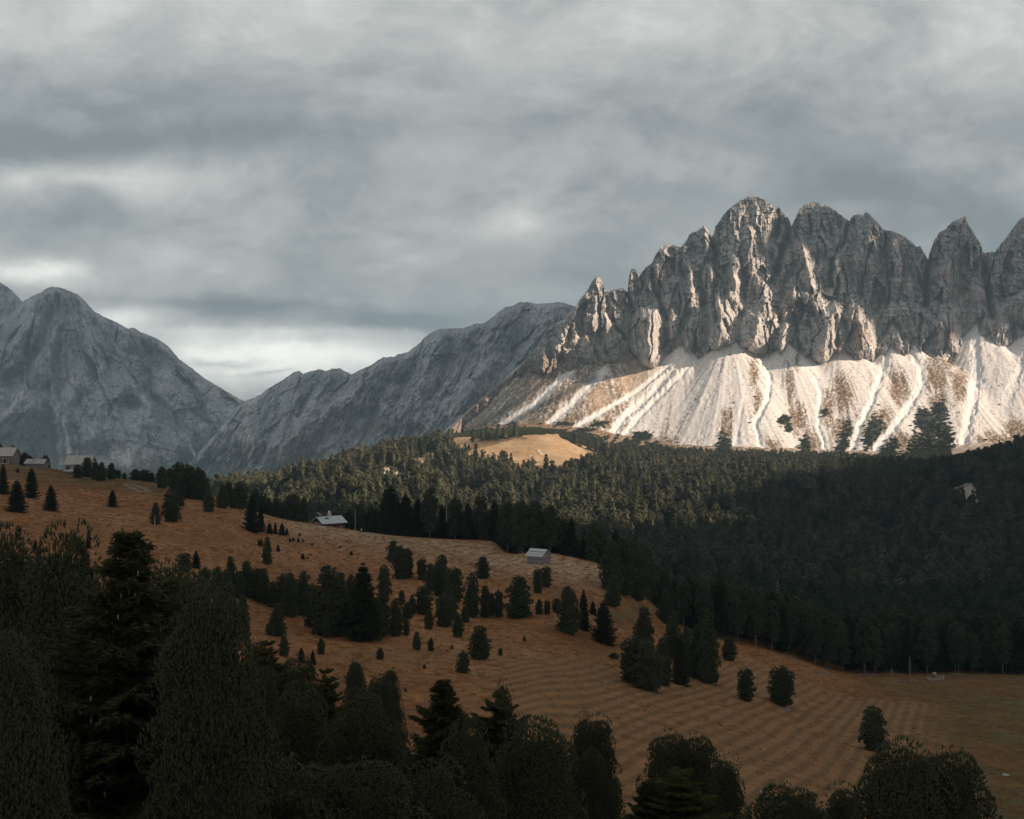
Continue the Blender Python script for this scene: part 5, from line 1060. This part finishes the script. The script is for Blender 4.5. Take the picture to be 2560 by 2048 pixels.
# ------------------------------------------------------------------ buildings and small things
def at(u, vb, dy=0):
    x, y, vis = locate(u, vb); y += dy; x = (u - CU) / F * y; return x, y, float(groundz(x, y))
def gable(name, label, cat, x, y, z, rz, L, Wd, wall, rise, mats, over=0.5, sink=1.5):
    """ridge runs along local x, length L; width Wd along local y"""
    e = empty(name, (x, y, z), rz); tag(e, label, cat)
    m = MB(); m.box(-L/2, L/2, -Wd/2, Wd/2, -sink, wall); m.add([(-L/2,-Wd/2,wall),(-L/2,Wd/2,wall),(-L/2,0,wall+rise),(L/2,-Wd/2,wall),(L/2,Wd/2,wall),(L/2,0,wall+rise)], [(0,2,1),(3,4,5),(0,3,5,2),(1,2,5,4)])
    m.build('wall', mats['wall'], e)
    ov = over; sl = rise / (Wd / 2); m = MB(); t_ = 0.14
    for s in (-1, 1):
        ye = s * (Wd/2 + ov); ze = wall - ov * sl; vs = [(-L/2-ov, 0, wall+rise+0.05), (L/2+ov, 0, wall+rise+0.05), (L/2+ov, ye, ze+0.05), (-L/2-ov, ye, ze+0.05)]
        m.add([(a, b, c + t_) for a, b, c in vs] + vs, [(0,1,2,3),(7,6,5,4),(0,4,5,1),(1,5,6,2),(2,6,7,3),(3,7,4,0)] if s < 0 else [(3,2,1,0),(4,5,6,7),(1,5,4,0),(2,6,5,1),(3,7,6,2),(0,4,7,3)])
    rf = m.build('roof', mats['roof'], e); return e, rf
def window(e, x, y, z, w_, h_, axis, frame=M['white'], nm='window'):
    """flat frame round a pane; axis = outward direction"""
    m = MB(); t_ = 0.09; f = 0.13
    def bx(a0, a1, z0, z1, d0, d1, mm):
        if axis in ('-y', '+y'): s = -1 if axis == '-y' else 1; ys = sorted((y + s*d0, y + s*d1)); mm.box(x+a0, x+a1, ys[0], ys[1], z+z0, z+z1)
        else: s = -1 if axis == '-x' else 1; xs = sorted((x + s*d0, x + s*d1)); mm.box(xs[0], xs[1], y+a0, y+a1, z+z0, z+z1)
    for a in ((-w_/2-f, w_/2+f, h_, h_+f), (-w_/2-f, w_/2+f, -f, 0), (-w_/2-f, -w_/2, 0, h_), (w_/2, w_/2+f, 0, h_)): bx(*a, 0.003, t_, m)
    wo_ = m.build(nm, frame, e); p = MB(); bx(-w_/2, w_/2, 0, h_, 0.003, 0.04, p); p.build('pane', M['glass'], wo_); return wo_

# red-brown mountain house behind the crest
x, y, z = at(822, 1600); y = 470.0; x = (822 - CU) / F * y; z = (CV - 1330) / F * y
e, rf = gable('mountain_house', 'dark red-brown mountain house with grey metal roof behind the crest', 'house', x, y, z, R(38), 9.6, 8.6, 4.0, 2.0, {'wall': M['redwood'], 'roof': M['metal']}, 0.8)
m = MB(); m.add([(-4.83,-4.3,0),(-4.83,4.3,0),(-4.83,4.3,4.0),(-4.83,0,6.0),(-4.83,-4.3,4.0)], [(0,4,3,2,1)]); m.add([(-4.86,-4.3,0),(-4.86,4.3,0),(-4.86,4.3,4.0),(-4.86,0,6.0),(-4.86,-4.3,4.0)], [(0,4,3,2,1)])
m.build('gable_shade', M['darkwood'], e)  # darker boards over the left gable, its shade painted in
for yy_, w_ in ((-1.9, 1.0), (0.1, 0.45), (1.9, 1.0)): window(e, -4.87, yy_, 2.75, w_, 1.1, '-x')
window(e, 3.0, -4.3, 1.1, 1.0, 1.1, '-y'); window(e, -1.0, -4.3, 0.6, 0.8, 1.0, '-y')
m = MB(); m.box(-0.4, 0.9, -0.5, 0.5, 5.6, 7.3); ch = m.build('chimney', M['awning'], e); m = MB(); m.box(-0.1, 0.5, -0.3, 0.3, 7.3, 8.2); m.build('chimney_cap', M['white'], ch)
m = MB(); m.tube((-3.9, 0.1, 5.9), (-3.9, 0.1, 7.3), 0.12, 0.12); m.box(-5.3, -3.1, -0.9, 0.9, 7.3, 7.42, Matrix.Translation((-4.2, 0, 7.36)) @ Matrix.Rotation(R(28), 4, 'Y') @ Matrix.Translation((4.2, 0, -7.36))); m.build('solar_panel', M['metal'], e)
m = MB(); sl_ = 2.0 / 4.3; m.add([(-2.6,-2.2,6.26-2.2*sl_),(-0.9,-2.2,6.26-2.2*sl_),(-0.9,-1.0,6.26-1.0*sl_),(-2.6,-1.0,6.26-1.0*sl_)], [(0,1,2,3)]); m.build('skylight', M['glass'], e)
# white flagpole, small white marker of unclear purpose with a dark cap, pale rails
def pole_at(u, vt, vb, r=0.09):
    x, y, v_ = locate(u, vb); z = (CV - vb) / F * y - 0.8; return x, y, z, (CV - vt) / F * y - z
x, y, z, h = pole_at(888, 1275, 1329); e = empty('flagpole', (x, y, z)); m = MB(); m.tube((0,0,0),(0,0,h),0.10,0.06); m.build('pole', M['postwood'], e); m = MB(); m.tube((0,0,h),(0,0,h+.15),0.12,0.03); m.build('finial', M['white'], e)
tag(e, 'tall bare pale flagpole to the right of the red-brown house', 'flagpole')
x, y, z, h = pole_at(905, 1322, 1334); e = empty('white_marker', (x, y, z)); m = MB(); m.box(-.75, .75, -.4, .4, 0, h * 0.45); m.build('base', M['white'], e); m = MB(); m.add([(-.8,-.45,h*.45),(.8,-.45,h*.45),(.8,.45,h*.45),(-.8,.45,h*.45),(0,0,h*.8)], [(0,1,4),(1,2,4),(2,3,4),(3,0,4),(3,2,1,0)]); m.build('cap', M['darkwood'], e); m = MB(); m.tube((-.2,0,h*.6),(-.2,0,h),.16,.2); m.build('knob', M['white'], e)
tag(e, 'small white marker with dark cap on the crest right of the flagpole', 'marker')
def rail(name, label, cat, path, hgt, mat, rails=(0.5, 1.0), step=2.0, rr=0.05):
    P = [at(u, v) for u, v in path]; e = empty(name, P[0]); tag(e, label, cat); o0 = Vector(P[0])
    for a, b in zip(P[:-1], P[1:]):
        a = Vector(a) - o0; b = Vector(b) - o0; n = max(1, int((b - a).length / step))
        for i in range(n + 1):
            if i == n and b != Vector(P[-1]) - o0: continue
            q = a.lerp(b, i / n); m = MB(); m.tube(q - Vector((0, 0, .3)), q + Vector((0, 0, hgt)), rr * 1.3, rr * 1.1, 6); m.build('post', mat, e)
        for k in rails: m = MB(); m.tube(a + Vector((0, 0, hgt * k)), b + Vector((0, 0, hgt * k)), rr, rr, 6); m.build('rail', mat, e)
    return e
rail('fence', 'low pale railing curving along the terrace right of the white marker', 'fence', [(916, 1338), (930, 1338), (944, 1343), (936, 1347)], 0.5, M['postwood'], (1.0,), 2.5, 0.12)
rail('fence', 'rectangular pale rail pen on the slope below the crest clump', 'fence', [(309, 1215), (331, 1217), (377, 1231), (351, 1234), (309, 1215)], 0.9, M['postwood'], (0.5, 1.0), 3.5, 0.07)
rail('fence', 'low wooden barrier at the forest edge on the lower right', 'fence', [(2318, 1700), (2328, 1706), (2358, 1704), (2360, 1696), (2340, 1697)], 1.0, M['postwood'], (0.5, 1.0), 2.2, 0.08)
# hay barn
x, y, z = at(1347, 1411)
e, rf = gable('hay_barn', 'small weathered log hay barn alone on the meadow crest', 'barn', x, y + 2.0, z - 0.1, R(-33), 5.4, 5.0, 2.6, 1.75, {'wall': M['haylog'], 'roof': M['hayroof']}, 0.45)
m = MB(); sl_ = 1.55 / 2.45; yb = -1.5
m.box(-3.0, 3.0, -1.53, -1.47, 4.55 - 1.5 * sl_, 4.59 - 1.5 * sl_); m.build('roof_seam', M['panel'], rf)
for k in range(7): 
    m = MB(); m.tube((-2.75, -2.5, 0.15 + k * .33), (2.9, -2.5, 0.15 + k * .33), .15, .15, 8); m.build('log', M['haylog'], e)
    m = MB(); m.tube((2.65, -2.6, 0.3 + k * .33), (2.65, 2.6, 0.3 + k * .33), .15, .15, 8); m.build('log', M['haylog'], e)
# plank barn
x, y, z = at(202, 1210); y = 546.0; x = (202 - CU) / F * y; z = (CV - 1176) / F * y
e, rf = gable('barn', 'grey upright-plank barn with long shingled roof on the crest', 'barn', x, y, z, R(-3), 11.0, 7.5, 3.3, 3.3, {'wall': M['vplank'], 'roof': M['shingle']}, 0.75)
m = MB(); m.box(-4.9, -3.6, -3.80, -3.76, 0, 1.9); m.build('door', M['darkwood'], e)
x2, y2, z2 = at(178, 1177)
for i in range(4): m = MB(); m.rock((0, 0, 0), 0.7 + 0.2 * i % 2, 40 + i); tag(m.build('rock', M['stone'], None, (x - 5.5 + i * 1.0, y - 5.0, z - 0.1)), 'pale rock at the foot of the plank barn, %s of four' % ['leftmost', 'second from left', 'third from left', 'rightmost'][i], 'rock', 'pale rocks by the plank barn')
# shed
x, y, z = at(88, 1171)
e, rf = gable('shed', 'low grey shed with a warped board roof and a pale door panel', 'shed', x, y + 2, z - 0.1, R(-8), 8.8, 4.4, 2.5, 1.6, {'wall': M['logwall'], 'roof': M['boardroof']}, 0.55)
m = MB(); m.box(2.0, 4.25, -2.05, -2.01, 0, 1.75); m.build('door', M['white'], e)
# utility pole
x, y, z = at(106, 1300); y = 562.0; x = (106 - CU) / F * y; z = (CV - 1152) / F * y; hh = (CV - 1098) / F * y - z
e = empty('utility_pole', (x, y, z)); tag(e, 'slender utility pole with insulators behind the grey shed', 'pole'); m = MB(); m.tube((0,0,-1),(0,0,hh),.17,.12); m.build('pole', M['postwood'], e)
for k in (0.86, 0.80): m = MB(); m.box(-.32, .32, -.12, .12, hh*k-.1, hh*k+.1); m.build('insulator', M['bark'], e)
# alpine hut at the left edge
x, y, z = at(10, 1160)
e, rf = gable('alpine_hut', 'timber alpine hut with grey roof and porch at the left edge', 'hut', x - 1.5, 566, (CV - 1158) / F * 566, R(-2), 15.0, 8.0, 4.0, 3.2, {'wall': M['logwall'], 'roof': M['shingle']}, 0.8)
m = MB(); m.tube((-1.2, -2.2, 5.2), (-1.2, -2.2, 6.8), .42, .42, 10); m.build('chimney', M['white'], e)
m = MB(); m.box(0, 6.6, -5.5, -4.03, 2.35, 2.52); m.build('porch_roof', M['awning'], e)
for xx in (0.1, 4.0, 6.5): m = MB(); m.box(xx-.08, xx+.08, -5.42, -5.26, -1.0, 2.35); m.build('post', M['postwood'], e)
window(e, 2.3, -4.0, 1.0, 0.9, 1.1, '-y'); m = MB(); m.box(3.5, 4.4, -4.05, -4.01, 0, 1.95); m.build('door', M['darkwood'], e); window(e, 5.4, -4.0, 1.2, 0.6, 0.7, '-y')
m = MB(); m.box(-7.0, 6.6, -5.4, -5.3, 0.0, 0.18); m.build('bench', M['white'], e)
# dark bushes behind the huts
for i, (u, vt, wd, lb) in enumerate([(60, 1131, 28, 'round dark pine between the alpine hut and the shed'), (74, 1138, 18, 'lower dark pine behind the shed'), (33, 1114, 14, 'pine top peeping over the roof of the alpine hut'), (1, 1108, 12, 'pine top at the picture edge above the alpine hut'), (113, 1138, 20, 'dark pine behind the right end of the shed')]):
    yv = 590.0; x = (u - CU) / F * yv; zt = (CV - vt) / F * yv; zb = (CV - 1175) / F * yv; plant('P', i, 'stone_pine', x, yv, zt - zb, wd / F * yv / (zt - zb) * 1.2, lb, 'tree', G1, z=zb)
# dead pale stem
x, y, z = at(389, 1316); e = empty('dead_tree', (x, y - 1, z)); m = MB(); m.tube((0,0,-.3),(0.1,0,3.6),.14,.05); m.build('trunk', M['pale_bark'], e)
for k in range(5): m = MB(); m.tube((0,0,1+k*.5),(0.5*(-1)**k,-.1,1.3+k*.5),.03,.015,5); m.build('branch', M['pale_bark'], e)
tag(e, 'bleached dead stem in front of the slim pine on the upper slope', 'dead tree')
# pale bare stems in the forest edge
for i, (u, vt, vb, lb) in enumerate([(2271, 1640, 1690, 'tall pine stem with a pale lower trunk at the right forest edge'), (1942, 1450, 1486, 'pale twin stem showing in the dark forest above the lower field'), (1878, 1470, 1528, 'thin pale stem left of the pale twin stem'), (1898, 1465, 1520, 'stout pale stem with dead side twigs inside the forest'), (1117, 1255, 1300, 'thin grey dead stem in the forest right of the flagpole'), (2225, 1668, 1688, 'grey dead stem with drooping twigs at the forest edge')]):
    if u in (2271, 2225): x, y, z = at(u, vb)
    else: y = 425.0; x = (u - CU) / F * y; z = (CV - vb) / F * y
    hh = (vb - vt) / F * y; e = empty('dead_tree', (x, y - 1.5, z)); tag(e, lb, 'dead tree', 'pale stems at the forest edge'); m = MB(); m.tube((0,0,-.3),(0,0,hh),.11,.05); m.build('trunk', M['pale_bark'] if i != 4 else M['lichen'], e)
    for k in range(8): s = (-1) ** k; zz = hh * (0.3 + 0.08 * k); m = MB(); m.tube((0,0,zz),(s*(1.1-.08*k),-.2,zz-.45),.035,.012,5); m.build('branch', M['lichen'], e)
# heaps of cut branches and stones
def heap(u, v, wpx, seed, label, n=26, mat=None):
    x, y, z = at(u, v); W = wpx / F * y; r_ = random.Random(seed); m = MB()
    for i in range(n):
        p = Vector((r_.uniform(-W/2, W/2), r_.uniform(-1.5, 1.5), r_.uniform(0, .35))); d = Vector((r_.uniform(-1, 1), r_.uniform(-.6, .6), r_.uniform(-.1, .45))) * r_.uniform(.6, 1.7); m.tube(p, p + d, r_.uniform(.04, .1), .03, 5)
    for i in range(n // 4): m.rock((r_.uniform(-W/2, W/2), r_.uniform(-1.2, 1.2), .1), r_.uniform(.25, .6), seed + i)
    tag(m.build('brush_heap', mat or M['brush'], None, (x, y, z)), label, 'brush heap', 'heaps of cut wood and branches')
heap(2030, 1682, 44, 1, 'heap of cut branches on the lower field, leftmost of the forest-edge heaps'); heap(2068, 1692, 18, 2, 'small pale heap just right of the leftmost heap', 14)
heap(2160, 1690, 60, 3, 'long grey heap of brush against the forest edge'); heap(2258, 1706, 70, 4, 'wide brush heap left of the wooden barrier', 40); heap(2392, 1688, 34, 5, 'heap of roots and sticks right of the wooden barrier')
heap(1962, 1778, 26, 6, 'small heap of grey sticks below the lone pine with a visible stem', 14); heap(2422, 1868, 10, 7, 'two thin sticks lying on the green grass', 3)
m = MB(); m.box(-.35, .35, -.35, .35, 0, 2.4); m.box(-.9, .9, -.6, .6, 2.4, 2.9); x, y, z = at(2336, 1702)
e = empty('feeder', (x, y, z)); tag(e, 'wooden feeder post with a box on top inside the barrier', 'feeder'); m = MB(); m.box(-.12, .12, -.12, .12, -.2, 2.0); m.build('post', M['bark'], e); m = MB(); m.box(-.5, .5, -.4, .4, 2.0, 2.6); m.build('box', M['postwood'], e)
def stone(u, v, s, seed, label, mat=None):
    x, y, z = at(u, v); m = MB(); m.rock((0, 0, 0), s, seed); m.rock((s * 1.1, .1, -.05), s * .6, seed + 1); tag(m.build('rock', mat or M['stone'], None, (x, y, z + .1)), label, 'rock')
stone(1639, 1730, .45, 50, 'small bright stone at the foot of the dark clump'); stone(1908, 1986, .35, 52, 'white stone on the striped field near the bottom edge'); stone(2513, 1943, .45, 54, 'white stone on the green grass at the right'); stone(78, 1290, .3, 56, 'tiny pale stone on the left slope')
stone(1907, 1994, .22, 58, 'smaller pebble just below the white stone on the striped field')
for i, (u, v, s) in enumerate([(1345, 1131, 2.6), (1350, 1138, 3.0), (1324, 1140, 1.6), (1440, 1125, 1.8), (1344, 1091, 1.5)]):
    a = (u - CU) / F; j = int(np.searchsorted(Ag, a)); rws = np.where((Yg > 1000) & (Yg < 2100))[0]; o_ = np.where(VV[rws, j] <= v)[0]; y = float(Yg[rws][o_[0]]); x = a * y
    m = MB(); m.rock((0, 0, 0), s, 60 + i); m.rock((s, 0, -.3), s * .6, 70 + i); tag(m.build('rock', M['stone'], None, (x, y, float(groundz(x, y)) + .3)), ['pale boulder in the middle of the golden meadow, upper of two', 'flat pale boulder in the golden meadow, lower of two', 'small pale boulder left of the pair on the golden meadow', 'pale boulder on the right part of the golden meadow', 'small pale boulder near the top of the golden meadow'][i], 'rock')
# thin fence posts across the striped field
for i, (u, v) in enumerate([(1466, 1655), (1512, 1720), (1546, 1764), (1584, 1798), (1622, 1840)]):
    x, y, z = at(u, v); m = MB(); m.tube((0, 0, -.2), (.05, 0, 1.25), .05, .04, 6); tag(m.build('fence_post', M['postwood'], None, (x, y, z)), 'thin wooden post on the striped field, %s of five in line' % ('topmost' if i == 0 else 'lowest' if i == 4 else ORD[i] + ' from the top'), 'post', 'posts across the striped field')
